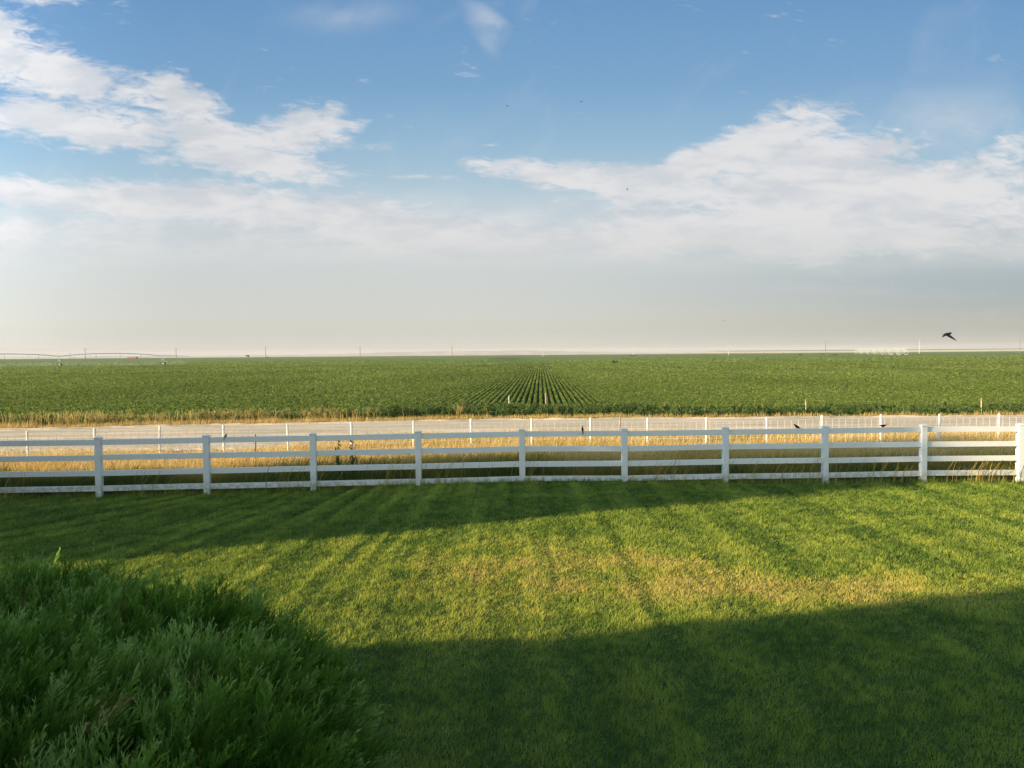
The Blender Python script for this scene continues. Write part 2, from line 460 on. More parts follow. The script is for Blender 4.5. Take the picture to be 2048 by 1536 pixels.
def gz(x, y):
    x = np.asarray(x, float); y = np.asarray(y, float)
    fz = np.interp(x, _px, _pz)
    fy = fence_y(x)
    z = fz * sst(y, 7.0, 17.2)
    z = np.where(y > fy, fz + (-0.10 - fz) * sst(y, fy, fy + 4), z)
    z = z - 0.20 * sst(y, 25, 30) - 0.30 * sst(y, 34, 45)
    z = z + (fbm(x * 0.55, y * 0.55, 3) - 0.5) * 0.10 * sst(y, 4, 8) * (1 - sst(y, 16, 17.5))
    z = z + (fbm(x * 0.02, y * 0.02, 3) - 0.5) * 0.5 * sst(y, 90, 300)
    return z
def swale(x, y):      # beyond the crest the land falls away, except on the right where it rises again
    r = np.asarray(x, float) / np.maximum(y, 1)
    k = 1 - sst(r, 0.36, 0.47)
    return -0.6 - 15 * sst(y, 1350, 2600) * k + (1 - k) * 6.0 * sst(y, 1400, 3200)

def sheet(name, mat, xs_fn, ts, y0, y1, zoff=0.0, zf=None, attrs_fn=None):
    """grid between the curves y0(x) and y1(x); ts in 0..1 across"""
    V_ = []
    nt = len(ts); xs = xs_fn; nx = len(xs)
    XX, TT = np.meshgrid(xs, ts)
    YY = y0(XX) + (y1(XX) - y0(XX)) * TT
    ZZ = (zf or gz)(XX, YY) + zoff
    v = np.stack([XX, YY, ZZ], -1).reshape(-1, 3)
    idx = np.arange(nt * nx).reshape(nt, nx)
    f = np.stack([idx[:-1, :-1], idx[:-1, 1:], idx[1:, 1:], idx[1:, :-1]], -1).reshape(-1, 4)
    o = mesh_np(name, v, f, mat, smooth=True, attrs=attrs_fn(v[:, 0], v[:, 1]) if attrs_fn else None)
    o['kind'] = 'structure'
    return o

def mow(x, y):
    """coordinate across the mower passes"""
    return x - 0.040 * sst(-x, 1.0, 9.0) * np.clip(y - 6.5, 0, 20) ** 2 * 1.0
def G(x, y, cx, cy, sx_, sy_): return np.exp(-((x - cx) / sx_) ** 2 - ((y - cy) / sy_) ** 2)
def dryness(x, y):
    d = 1.0 * G(x, y, 0.3, 11.2, 2.1, 1.4) + 0.95 * G(x, y, 3.0, 10.2, 2.3, 1.0) + 0.95 * G(x, y, 5.2, 9.8, 2.4, 0.75)
    d = d + 0.35 * G(x, y, 6.5, 12.6, 2.5, 0.5) + 0.35 * G(x, y, -2.6, 12.4, 1.2, 0.8) + 0.35 * G(x, y, 8.2, 14.5, 3.0, 0.25)
    d = d + 0.25 * G(x, y, -0.3, 7.3, 0.5, 0.3) + 0.3 * G(x, y, -1.0, 9.0, 2.4, 1.5)
    n = fbm(x * 1.6, y * 1.6, 4)
    d = d * np.clip((n - 0.20) * 2.2, 0.3, 1.4) + 0.50 * (fbm(x * 0.9 + 40, y * 0.9, 3) - 0.52)
    q = mow(x, y)
    d = d - 0.12 * (np.abs(np.mod(q, 1.05) - 0.52) < 0.10) * sst(vnoise(q * 2, y * 0.5), 0.5, 0.7)
    return np.clip(d, 0, 1)

lawn = sheet('lawn', M_lawn, np.linspace(-26, 26, 360), np.linspace(0, 1, 220), lambda x: x * 0 - 14.0, lambda x: fence_y(x) + 0.12,
             attrs_fn=lambda x, y: {'tint': dryness(x, y)})
verge = sheet('verge', M_verge, np.linspace(-40, 40, 500), np.linspace(0, 1, 60), lambda x: fence_y(x) + 0.12,
              lambda x: 25.6 + 0.10 * x * 0 + 2.6 * sst(x, -14, 2) + 0.5 * (fbm(x * 0.5, x * 0, 3) - 0.5))
def road_near(x): return 25.6 + 2.6 * sst(x, -14, 2) + 0.5 * (fbm(x * 0.5, x * 0, 3) - 0.5)
def road_far(x): return np.interp(x, [-60, -24, -13, 0, 27, 60], [31.0, 36.0, 39.0, 42.0, 41.6, 41.0]) + 0.8 * (fbm(x * 0.35 + 9, x * 0, 4) - 0.5)
def roadz(x, y):
    cl = (fbm(x * 2.5, y * 5.0, 4) - 0.5) * 0.10 * (1 - sst(y, road_near(x) + 0.6, road_near(x) + 1.8))
    tread = 0.05 * np.sin((x * 1.0 + y * 1.3) * 2 * math.pi / 0.42) * sst(y, road_near(x) + 0.1, road_near(x) + 0.4) * (1 - sst(y, road_near(x) + 1.3, road_near(x) + 1.7)) * sst(-x, 2, 6)
    rut = -0.05 * np.exp(-((y - road_near(x) - 3.0) / 0.35) ** 2) - 0.05 * np.exp(-((y - road_near(x) - 5.6) / 0.35) ** 2)
    berm = 0.10 * np.exp(-((y - road_far(x) + 0.25) / 0.25) ** 2) * (0.4 + fbm(x * 1.3, y * 1.3, 3))
    return gz(x, y) + cl + tread + rut + berm
road = sheet('road', M_road, np.linspace(-46, 46, 1300), np.linspace(0, 1, 130), road_near, road_far, zf=roadz)
def field_near(x): return road_far(x) + 4.2 - 1.0 * sst(-x, 5, 25) + 0.3 * (fbm(x * 0.3 + 3, x * 0, 3) - 0.5)
bank = sheet('bank', M_verge, np.linspace(-55, 55, 500), np.linspace(0, 1, 20), road_far, field_near)
soil = sheet('field', M_soil, np.linspace(-260, 260, 260), np.linspace(0, 1, 120) ** 1.6, field_near, lambda x: x * 0 + 252)
CAN = 0.44
def farz(x, y): return gz(x, y) + CAN - 0.05 - 0.35 * sst(y, 252, 246)
far = sheet('far_field', M_far, np.linspace(-1500, 1500, 240), np.linspace(0, 1, 120) ** 1.5, lambda x: x * 0 + 252, lambda x: x * 0 + 1350, zf=farz)
gx = np.concatenate([np.linspace(-20000, -2600, 20), np.linspace(-2500, 2500, 90), np.linspace(2600, 20000, 20)])
ground = sheet('ground', M_plain, gx, np.linspace(0, 1, 90) ** 2.2, lambda x: x * 0 + 1350, lambda x: x * 0 + 20000, zf=swale)
# side / rear ground out to the horizon, a little lower than the lawn
def ring(name, mat, x0, x1, y0, y1, z):
    return tag(mesh_np(name, [(x0, y0, z), (x1, y0, z), (x1, y1, z), (x0, y1, z)], [(0, 1, 2, 3)], mat), kind='structure')
ring('yard_ground', M_verge, -20000, 20000, -20000, 1349, -0.95)
# stubble field and brown land on the right, at their own distance
sx_ = np.linspace(420, 2600, 60)
stub = sheet('stubble_field', M_stubble, sx_, np.linspace(0, 1, 10), lambda x: x * 0 + 1352, lambda x: x * 0 + 2000, zoff=0.25,
             zf=lambda x, y: -0.6 + 3.4 * sst(y, 1352, 2000))
brown = sheet('brown_land', M_brownland, np.linspace(600, 3600, 60), np.linspace(0, 1, 10), lambda x: x * 0 + 2001, lambda x: x * 0 + 2600, zoff=0.25,
              zf=lambda x, y: 2.8 + 2.4 * sst(y, 2001, 2600))
# far hills
hx = np.linspace(-3400, 1500, 400); hy = np.linspace(5200, 7600, 70)
HX, HY = np.meshgrid(hx, hy)
env = sst(HX, -3300, -600) * (1 - sst(HX, 400, 1400)); 
rid = 1 - np.abs(2 * fbm(HX * 0.004, HY * 0.0025, 4) - 1)
prof = sst(HY, 5200, 6600)
HZ = -16 + (8 + 34 * rid ** 2.0 * (0.6 + 0.6 * vnoise(HX * 0.0012, HY * 0))) * prof * (0.45 + 0.55 * env)
idx = np.arange(HX.size).reshape(HX.shape)
hf = np.stack([idx[:-1, :-1], idx[:-1, 1:], idx[1:, 1:], idx[1:, :-1]], -1).reshape(-1, 4)
tag(mesh_np('hills', np.stack([HX, HY, HZ], -1).reshape(-1, 3), hf, M_hill, smooth=True), kind='structure')

# ------------------------------------------------------------------ scattered leaves
def blades(name, P, H, Wd, lean, tint, mat, az=None, seg=1, parent=None, tip=0.0):
    """P (N,3) roots, H heights, Wd widths, lean (N,2) tip offset; tapered blades of seg+1 parts"""
    N = len(P)
    a = RNG.random(N) * math.pi if az is None else az
    wx = np.cos(a) * Wd / 2; wy = np.sin(a) * Wd / 2
    wv_ = np.stack([wx, wy, np.zeros(N)], -1)
    tipv = P + np.stack([lean[:, 0], lean[:, 1], H], -1)
    if seg == 1:
        v = np.stack([P - wv_, P + wv_, tipv], 1).reshape(-1, 3)
        f = np.arange(N * 3).reshape(-1, 3)
        return mesh_np(name, v, f, mat, parent, {'tint': np.repeat(tint, 3)})
    mid = P + np.stack([lean[:, 0] * 0.28, lean[:, 1] * 0.28, H * 0.6], -1)
    v = np.stack([P - wv_, P + wv_, mid + wv_ * 0.8, mid - wv_ * 0.8, tipv + wv_ * tip, tipv - wv_ * tip], 1).reshape(-1, 3)
    b = np.arange(N)[:, None] * 6
    f = np.concatenate([b + np.array([0, 1, 2, 3]), b + np.array([3, 2, 4, 5])], 0)
    return mesh_np(name, v, f, mat, parent, {'tint': np.repeat(tint, 6)})

def leaves(C, size, nrm, tint, aspect=0.75):
    """diamond leaves centred at C with normals nrm -> verts, faces, tint"""
    N = len(C)
    r = RNG.normal(size=(N, 3)); u = np.cross(nrm, r); u /= np.linalg.norm(u, axis=1, keepdims=True) + 1e-9
    vv = np.cross(nrm, u)
    s1 = (size / 2)[:, None]
    v = np.stack([C - u * s1, C + vv * s1 * aspect, C + u * s1, C - vv * s1 * aspect], 1).reshape(-1, 3)
    f = np.arange(N * 4).reshape(-1, 4)
    return v, f, np.repeat(tint, 4)

def upnormals(N, spread):
    n = RNG.normal(size=(N, 3)) * spread + np.array([0, 0, 1.0])
    return n / np.linalg.norm(n, axis=1, keepdims=True)

# lawn blades
def lawn_pts():
    n = 2600000
    y = 4.2 + RNG.random(n) * 14.6
    keep = RNG.random(n) < np.minimum(1, (6.3 / y) ** 0.9)
    y = y[keep]
    x = (RNG.random(len(y)) * 2 - 1) * (0.74 * y + 1.0)
    # equalise density by width
    k2 = RNG.random(len(y)) < (0.74 * y + 1.0) / (0.74 * 18.8 + 1.0)
    x, y = x[k2], y[k2]
    m = (y < fence_y(x) + 0.05) & (np.abs(x) < 25)
    return x[m], y[m]
lx, ly = lawn_pts()
dl = dryness(lx, ly)
N = len(lx)
q = mow(lx, ly)
stripe = np.sin(q * 2 * math.pi / 1.05)
tuft = fbm(lx * 7, ly * 7, 3)
st2 = (fbm(q * 4.2, ly * 0.16 + 3, 3) - 0.5) * (0.15 + 0.75 * fbm(lx * 0.5, ly * 0.5, 2)) * (0.45 + 0.55 * sst(ly, 7.5, 9.5))
hgt = (0.030 + 0.028 * RNG.random(N)) * (0.6 + 0.8 * tuft) * (1 - 0.25 * dl)
groove = (np.abs(np.mod(q + 0.15 * (fbm(lx * 0.4, ly * 0.4, 2) - 0.5), 1.05) - 0.52) < 0.05) * sst(vnoise(np.floor(q / 1.05) * 7.3 + 5, ly * 0.35), 0.45, 0.8)
hgt = hgt * (1 - 0.38 * groove) * (1 + 1.6 * st2)
# untrimmed grass right at the fence
nf = np.abs(ly - fence_y(lx)) < 0.12
hgt = np.where(nf, hgt * (1.3 + 1.8 * RNG.random(N)), hgt)
wd = 0.0060 * np.maximum(1, ly / 7) * (0.8 + 0.5 * RNG.random(N))
lean = RNG.normal(size=(N, 2)) * 0.022
sa = 0.35 + 0.65 * sst(-lx, 1, 5)
lean[:, 1] += 0.014 * sa * stripe * (0.4 + vnoise(lx, ly)) + 0.05 * st2; lean[:, 0] += 0.008
t9 = fbm(lx * 11, ly * 11, 2)
hgt = hgt * (0.55 + 0.9 * t9)
tint = np.clip(0.05 + 0.26 * RNG.random(N) + 0.30 * (t9 - 0.4) + 0.30 * (fbm(lx * 2.2, ly * 2.2, 4) - 0.5) + 0.06 * sa * stripe + 0.55 * st2 + dl * 0.43 + dl * (RNG.random(N) - 0.5) * 0.9, 0, 1)
tag(blades('lawn_grass', np.stack([lx, ly, gz(lx, ly) - 0.004], -1), hgt, wd, lean, tint, M_blade), 'short mown green lawn with tan dry patches', 'grass', kind='stuff')
print('lawn blades', N)

# tall dry grass between the fences
n = 200000
gy_ = RNG.random(n); gx_ = (RNG.random(n) * 2 - 1) * 24
fy = fence_y(gx_)
gyy = fy + 0.15 + gy_ * (23.9 + 3.6 * sst(gx_, -9, -4) - fy)
dn = fbm(gx_ * 0.8, gyy * 0.8, 3)
keep = (np.abs(gx_) < 0.76 * gyy + 1.5) & (RNG.random(n) < np.clip(1.35 - 0.9 * sst(gyy, 20.0, 23.5) * sst(-gx_, 6, 11) - 0.5 * (dn < 0.35), 0, 1))
gx_, gyy = gx_[keep], gyy[keep]; n = len(gx_)
cl = fbm(gx_ * 0.55 + 7, gyy * 1.2, 4)
hg = (0.26 + 0.30 * RNG.random(n)) * (0.65 + 0.7 * cl) * (1 - 0.30 * sst(gyy, 20.5, 24) * (1 - sst(gx_, -8, -4)))
near = 1 - sst(gyy - fence_y(gx_), 0.3, 2.3)  # towards the fence: greener grass, its tint also lowered to deepen the shade
tg = np.clip(0.80 - 0.72 * near * (0.3 + 1.1 * cl) + 0.30 * (RNG.random(n) - 0.5) - 0.75 * np.clip(fbm(gx_ * 0.4, gyy * 0.9 + 31, 4) - 0.50, 0, 1) * 2.0 + 0.1 * sst(-gx_, 3, 9), 0, 1)
ln = RNG.normal(size=(n, 2)) * 0.09; ln[:, 0] += 0.07
tag(blades('tall_dry_grass', np.stack([gx_, gyy, gz(gx_, gyy) - 0.01], -1), hg, 0.011 * (0.7 + 0.7 * RNG.random(n)), ln, tg, M_gold, seg=2, tip=0.5),
    'tall golden dry grass between the white rail fence and the wire fence', 'grass', kind='stuff')
# stalks leaning through the rails
n = 230
c0 = RNG.choice([-11.5, -8.3, -5.2, -4.6, -2.9, -2.2, -1.4, 0.3, 3.6, 5.6, 6.6, 7.4, 8.6, 9.3, 11.0, 11.6], n)
xx = c0 + RNG.normal(size=n) * 0.30
yy = fence_y(xx) - 0.10 - 0.05 * RNG.random(n)
hh = 0.35 + 0.35 * RNG.random(n) + 0.12 * (np.abs(xx + 2.6) < 1.4)
ln = RNG.normal(size=(n, 2)) * 0.05; ln[:, 0] += 0.12 + 0.08 * RNG.random(n)
tag(blades('fence_weed_stalks', np.stack([xx, yy, gz(xx, yy) - 0.01], -1), hh, np.full(n, 0.010), ln, 0.25 + 0.5 * RNG.random(n), M_gold, seg=2, tip=0.8),
    'loose dry stalks leaning against the front of the white rails', 'grass', kind='stuff')

# crop rows --------------------------------------------------------------
RA = math.radians(2.12); RS = 0.40
rdir = np.array([math.sin(RA), math.cos(RA)]); rperp = np.array([math.cos(RA), -math.sin(RA)])
CAM_IN = lambda x, y, m=3: np.abs(x) < 0.735 * y + m
def ridge_mesh(name, y0, y1, step_fn, halfw):
    ks = np.arange(-int(halfw / RS), int(halfw / RS) + 1)
    ss = [y0]
    while ss[-1] < y1: ss.append(ss[-1] + step_fn(ss[-1]))
    ss = np.array(ss)
    prof = np.array([(-0.5, 0.03), (-0.25, 0.25), (-0.12, 0.41), (0.12, 0.41), (0.25, 0.25)])
    off = (ks[:, None] + prof[None, :, 0]) * RS
    cols = off.ravel(); hs = np.tile(prof[:, 1], len(ks)); kk = np.repeat(ks, 5)
    Smat, Cm = np.meshgrid(ss, cols, indexing='ij')
    Hm = np.tile(hs, (len(ss), 1)); Km = np.tile(kk, (len(ss), 1))
    Cm = Cm + (vnoise(Smat * 1.3, Km * 3.1) - 0.5) * 0.07
    X = rperp[0] * Cm + rdir[0] * Smat; Y = rperp[1] * Cm + rdir[1] * Smat
    nn = vnoise(Smat * 2.3 + Km * 7.7, Cm * 9)
    big = fbm(X * 0.10, Y * 0.035, 3)
    Z = gz(X, Y) + (Hm - 0.06) * (0.86 + 0.20 * nn) * (0.92 + 0.16 * big) + 0.02
    v = np.stack([X, Y, Z], -1).reshape(-1, 3)
    idx = np.arange(X.size).reshape(X.shape)
    f = np.stack([idx[:-1, :-1], idx[:-1, 1:], idx[1:, 1:], idx[1:, :-1]], -1).reshape(-1, 4)
    cx = X.ravel()[f[:, 0]]; cy = Y.ravel()[f[:, 0]]
    keep = CAM_IN(cx, cy, 6) & (cy > field_near(cx) + 0.2)
    tint = np.clip((0.25 + 0.3 * nn.ravel()) * (Hm.ravel() > 0.35), 0, 1)
    return v, f[keep], tint
v1, f1, t1 = ridge_mesh('a', 34, 254, lambda s: 0.5 + s * 0.008, 190)
def compact(v, f, t):
    u, inv = np.unique(f, return_inverse=True)
    return v[u], inv.reshape(f.shape), t[u]
v1, f1, t1 = compact(v1, f1, t1)
# long rows down the middle as far as they can be told apart
v2, f2, t2 = ridge_mesh('b', 255, 640, lambda s: s * 0.02, 90)
v2, f2, t2 = compact(v2, f2, t2)
fade_ = 0.8 * np.exp(-(v2[:, 0] / 38) ** 2)
v2[:, 2] = gz(v2[:, 0], v2[:, 1]) + 0.43 - 0.16 * (1 - fade_) + (v2[:, 2] - gz(v2[:, 0], v2[:, 1]) - 0.36) * fade_; t2 = np.clip(t2 * fade_ + 0.42 * (1 - fade_), 0, 1)
V_all = [v1, v2]; F_all = [f1, f2 + len(v1)]; T_all = [t1, t2]
def crop_leaves(y0, y1, per_m2, size):
    n = int(per_m2 * (y1 - y0) * 2 * (0.735 * y1 + 3))
    y = y0 + RNG.random(n) * (y1 - y0); x = (RNG.random(n) * 2 - 1) * (0.735 * y1 + 3)
    c = x * rperp[0] + y * rperp[1]; s_ = x * rdir[0] + y * rdir[1]
    k = np.round(c / RS); fr = (c / RS - k)
    # pull leaves to the row crowns
    fr = np.sign(fr) * (np.abs(fr) * 2) ** 1.3 * 0.28
    fr = fr + (vnoise(s_ * 1.3, k * 3.1) - 0.5) * 0.17
    c = (k + fr) * RS
    x = rperp[0] * c + rdir[0] * s_; y = rperp[1] * c + rdir[1] * s_
    big = fbm(x * 0.10, y * 0.035, 3)
    plant = vnoise(s_ * 3.3 + k * 7.7, k * 2.3)
    keep = CAM_IN(x, y) & (y > field_near(x) + 0.3) & (RNG.random(n) < 0.35 + plant)
    if y0 > 250: keep &= RNG.random(n) > 0.85 * np.exp(-(x / 40) ** 2)
    x, y, fr, big, plant = x[keep], y[keep], fr[keep], big[keep], plant[keep]; n = len(x)
    h = (0.44 - 1.7 * fr ** 2) * (0.86 + 0.16 * plant) * (0.92 + 0.16 * big) + RNG.normal(size=n) * 0.022
    C = np.stack([x, y, gz(x, y) + h], -1)
    tn = np.clip(0.52 - 0.10 * sst(x / y, -0.1, 0.5) + 0.30 * (RNG.random(n) - 0.5) + 0.5 * (plant - 0.5) + 0.45 * (big - 0.5) + 0.12 * sst(x, -10, 30), 0, 1)
    return leaves(C, size * (0.7 + 0.6 * RNG.random(n)), upnormals(n, 0.42), tn)
base_i = len(v1) + len(v2)
V4 = []; F4 = []; T4 = []; b0 = 0
for (a, b, d, s_) in ((38, 60, 88, 0.112), (60, 90, 46, 0.145), (90, 140, 19, 0.22), (140, 252, 5.0, 0.36), (252, 420, 1.1, 0.62)):
    v, f, t = crop_leaves(a, b, d, s_)
    V4.append(v); F4.append(f + b0); T4.append(t); b0 += len(v)
print('crop leaves', b0 // 4, 'ridge', len(v1), len(v2))
allv = np.concatenate(V_all + V4); allf = np.concatenate([F_all[0], F_all[1]] + [f + base_i for f in F4]); allt = np.concatenate(T_all + T4)
tag(mesh_np('crop_rows', allv, allf, M_crop, attrs={'tint': allt}), 'wide field of low leafy green crop planted in straight rows', 'crop', kind='stuff')

# weeds and dry grass along the bank ---------------------------------------
n = 26000
x = (RNG.random(n) * 2 - 1) * 37
tt = RNG.random(n)
y = road_far(x) + 0.15 + tt * 1.2 * (1 - 0.75 * sst(x, -4, 12)) + 0.6 * RNG.random(n) * sst(-x, -2, 6)
kp = (np.abs(x) < 0.74 * y + 2) & (RNG.random(n) < np.clip(1.25 - sst(x, 3, 9) * 0.92, 0, 1) * (0.4 + 1.1 * fbm(x * 0.6, y, 3)))
x, y = x[kp], y[kp]; n1_ = len(x)
tag(blades('bank_dry_grass', np.stack([x, y, gz(x, y)], -1), 0.10 + 0.22 * RNG.random(n1_) * fbm(x * 1.2, y, 3) * 2, np.full(n1_, 0.03), RNG.normal(size=(n1_, 2)) * 0.10,
    np.clip(0.72 + 0.4 * (RNG.random(n1_) - 0.5), 0, 1), M_gold), 'low tan dry grass along the far edge of the dirt road', 'grass', kind='stuff')
Vw = []; Fw = []; Tw = []; b0 = 0
npl = 4000
px_ = (RNG.random(npl) * 2 - 1) * 37
rf = road_far(px_)
py_ = rf + 1.5 - 0.7 * sst(px_, -4, 10) + RNG.random(npl) * (2.6 + 0.8 * sst(px_, -4, 10))
hp = (0.34 + 0.46 * RNG.random(npl)) * (0.45 + 0.95 * fbm(px_ * 0.45, py_, 3)) * (0.75 + 0.35 * np.exp(-((px_ + 2) / 9) ** 2))
dryp = np.clip(fbm(px_ * 0.35 + 3, py_ * 0.4, 3) - 0.50 + 0.16 * sst(-px_, 8, 16), 0, 1) * 1.7 * sst(-px_, -2, 8)
for i in range(npl):
    m_ = int(34 + 30 * hp[i])
    hh = RNG.random(m_) ** 0.7 * hp[i]
    r = (0.20 * (1 - 0.75 * hh / hp[i]) + 0.03) * RNG.random(m_) ** 0.5; th = RNG.random(m_) * 6.283
    xx = px_[i] + r * np.cos(th); yy = py_[i] + r * np.sin(th)
    C = np.stack([xx, yy, gz(xx, yy) + hh], -1)
    nr = RNG.normal(size=(m_, 3)); nr[:, 2] *= 0.5; nr /= np.linalg.norm(nr, axis=1, keepdims=True)
    v, f, t = leaves(C, 0.07 + 0.08 * RNG.random(m_), nr, np.clip(np.full(m_, 0.34 + 0.35 * (RNG.random() - 0.5)) + dryp[i] + 0.15 * RNG.random(m_), 0, 1), 0.4)
    Vw.append(v); Fw.append(f + b0); Tw.append(t); b0 += len(v)
tag(mesh_np('bank_weeds', np.concatenate(Vw), np.concatenate(Fw), M_weed, attrs={'tint': np.concatenate(Tw)}),
    'strip of knee high green weeds between the dirt road and the crop', 'weeds', kind='stuff')
# taller dry seed stalks among the weeds
n = 9000
x = np.concatenate([RNG.normal(-22, 3, n // 8), RNG.normal(-16, 3, n // 16), RNG.normal(-9, 0.7, n // 24), RNG.normal(-3.2, 0.3, n // 48), RNG.normal(4, 8, n // 50)])
y = road_far(x) + 1.0 + RNG.random(len(x)) * 2.2
kp = fbm(x * 0.8, y * 0.8, 3) > 0.42
x, y = x[kp], y[kp]; n = len(x)
tag(blades('bank_seed_stalks', np.stack([x, y, gz(x, y)], -1), 0.35 + 0.45 * RNG.random(n), np.full(n, 0.016), RNG.normal(size=(n, 2)) * 0.10, np.clip(0.5 + 0.4 * RNG.random(n), 0, 1), M_gold, seg=2, tip=0.8),
    'tall yellow seed stalks rising among the green bank weeds', 'grass', kind='stuff')

# ------------------------------------------------------------------ white rail fence
rf_ = thing('rail_fence', 'white vinyl four-rail ranch fence along the back of the lawn', 'fence', (0, fence_y(0), 0))
off = Vector(rf_.location)
PW = 0.135
rotf = Matrix.Rotation(FTH, 3, 'Z')
for (X, Y, zb, zt) in posts:
    tw = Matrix.Rotation(FTH + random.uniform(-0.02, 0.02), 3, 'Z')
    mb = MB(); h = zt - zb + 0.2
    mb.box(Vector((X, Y, zt - 0.045 - h / 2)) - off, (PW, PW, h), tw)
    po = mb.build('post', M_vinyl, rf_, bevel=0.006)
    mc = MB(); c = Vector((X, Y, zt - 0.045)) - off; cw = PW / 2 + 0.010
    vs = [tw @ Vector((i * cw, j * cw, 0)) + c for i, j in ((-1, -1), (1, -1), (1, 1), (-1, 1))]
    vs += [tw @ Vector((i * cw, j * cw, 0.022)) + c for i, j in ((-1, -1), (1, -1), (1, 1), (-1, 1))]
    vs += [tw @ Vector((i * cw * 0.25, j * cw * 0.25, 0.045)) + c for i, j in ((-1, -1), (1, -1), (1, 1), (-1, 1))]
    mc.add(vs, [(3, 2, 1, 0), (0, 1, 5, 4), (1, 2, 6, 5), (2, 3, 7, 6), (3, 0, 4, 7), (4, 5, 9, 8), (5, 6, 10, 9), (6, 7, 11, 10), (7, 4, 8, 11), (8, 9, 10, 11)])
    mc.build('cap', M_vinyl, po)
RH = 0.128
for (A, B) in zip(posts[:-1], posts[1:]):
    d = (Vector((B[0], B[1], 0)) - Vector((A[0], A[1], 0))).normalized() * (PW / 2 - 0.012)
    for k in range(4):
        j1, j2 = random.uniform(-.006, .006), random.uniform(-.006, .006)
        za = A[3] - 0.068 - RH / 2 - 0.357 * k + j1; zb2 = B[3] - 0.068 - RH / 2 - 0.357 * k + j2
        if k == 3:
            za = max(za, A[2] + 0.09); zb2 = max(zb2, B[2] + 0.09)
        mb = MB()
        mb.bar(Vector((A[0], A[1], za)) + d - off, Vector((B[0], B[1], zb2)) - d - off, 0.042, RH)
        mb.build('rail', M_vinyl, rf_, bevel=0.004)

# ------------------------------------------------------------------ wire fence
WP = [(55, 863), (190, 857), (318, 853), (447, 851), (576, 849), (703, 845), (826, 842), (943, 838), (1063, 837), (1181, 836), (1295, 837), (1412, 836), (1534, 835), (1645, 831), (1762, 829), (1879, 829), (1998, 828)]
def wire_y(px): return 20.9 + 2.9 * float(sst(px, -300, 1150)) + 0.25 * float(sst(px, 1150, 2048))
wpts = []
for px, py in [(-85, 867)] + WP + [(2118, 827)]:
    Y = wire_y(px); p = at(px, py, Y); wpts.append(p)
wf = thing('wire_fence', 'low white-post wire mesh fence beside the dirt road', 'fence', (0, 23.5, 0))
woff = Vector(wf.location)
for i, p in enumerate(wpts):
    g = float(gz(p.x, p.y)); mb = MB()
    r = 0.030 if i % 2 else 0.036
    lean = Vector((random.uniform(-.02, .02), random.uniform(-.02, .02), 0))
    mb.tube([Vector((p.x, p.y, g - 0.1)) - woff, Vector(p) + lean - woff, Vector(p) + lean + Vector((0, 0, 0.012)) - woff], [r, r, r * 0.6], 10)
    mb.build('post', M_wpost, wf, smooth=False)
mw = MB()
for A, B in zip(wpts[:-1], wpts[1:]):
    ga, gb = float(gz(A.x, A.y)), float(gz(B.x, B.y))
    Ha = min(A.z - 0.10, ga + 1.25); Hb = min(B.z - 0.10, gb + 1.25)
    Ho = Vector((0, -0.035, 0))
    pa = lambda t, f: Vector((A.x + (B.x - A.x) * t, A.y + (B.y - A.y) * t, (ga + 0.06 + (Ha - ga - 0.06) * f) * (1 - t) + (gb + 0.06 + (Hb - gb - 0.06) * f) * t)) + Ho - woff
    for f_ in (0, 0.14, 0.3, 0.46, 0.62, 0.78, 1.0):
        sag = random.uniform(0.0, 0.012)
        pts = [pa(t, f_) - Vector((0, 0, sag * math.sin(t * math.pi))) for t in (0, 0.25, 0.5, 0.75, 1)]
        mw.tube(pts, 0.0055 if f_ in (0, 1.0) else 0.0045, 4, cap=False)
    nv = max(2, int((B - A).length / 0.195))
    for k in range(nv):
        t = (k + 0.5) / nv
        mw.tube([pa(t, 0), pa(t, 1)], 0.0040, 4, cap=False)
mw.build('wire_mesh', M_wire, wf)

# ------------------------------------------------------------------ stakes and rods
def stake(px, ytop, ybot, Y, r, mat, name, label, cat, dx=0, square=True, cap=None):
    pt = at(px + dx, ytop, Y); pb = at(px, ybot, Y)
    g = float(gz(pb.x, pb.y)); 
    t = thing(name, label, cat, (pb.x, pb.y, g)); o = Vector(t.location)
    mb = MB()
    lo = Vector((pb.x, pb.y, g - 0.15)); hi_ = Vector(pt)
    ax = (hi_ - lo)
    pts = [lo - o, lo + ax * 0.5 - o, lo + ax * 0.96 - o, hi_ - o]
    mb.tube(pts, [r, r * 0.95, r * 0.9, r * 0.55], 4 if square else 8)
    mb.build('shaft', mat, t)
    if cap:
        m2 = MB(); m2.tube([lo + ax * 0.86 - o, lo + ax * 0.99 - o], [r * 1.25, r * 1.2], 4 if square else 8); m2.build('top_band', cap, t)
    return t
M_ystake = mat_noise('yellow_stake', (0.55, 0.45, 0.16), (0.65, 0.55, 0.22), 5, 0.8)
M_pstake = mat_noise('faded_red_paint', (0.45, 0.25, 0.22), (0.55, 0.33, 0.28), 8, 0.8)
stake(1237, 828, 858, 28.6, 0.028, M_wood, 'wooden_stake', 'slightly leaning bare wooden stake at the near edge of the dirt road', 'stake', dx=4)
stake(1093, 786, 812, 45.5, 0.050, M_pstake, 'marker_post', 'faded pinkish marker post in the weeds at the end of the crop rows', 'marker post', dx=-1, cap=M_wood)
stake(1018, 792, 808, 46.5, 0.038, M_wpost, 'row_marker', 'short white marker standing at the end of the crop rows', 'marker post')
stake(1612, 798, 816, 43.6, 0.030, M_ystake, 'yellow_stake', 'thinner yellow stake in the weeds beyond the bird with the long sloping tail', 'stake', cap=M_wood)
stake(1963, 796, 816, 43.4, 0.034, M_ystake, 'yellow_stake', 'yellow stake at the field edge near the right end of the crop', 'stake', cap=M_wood)
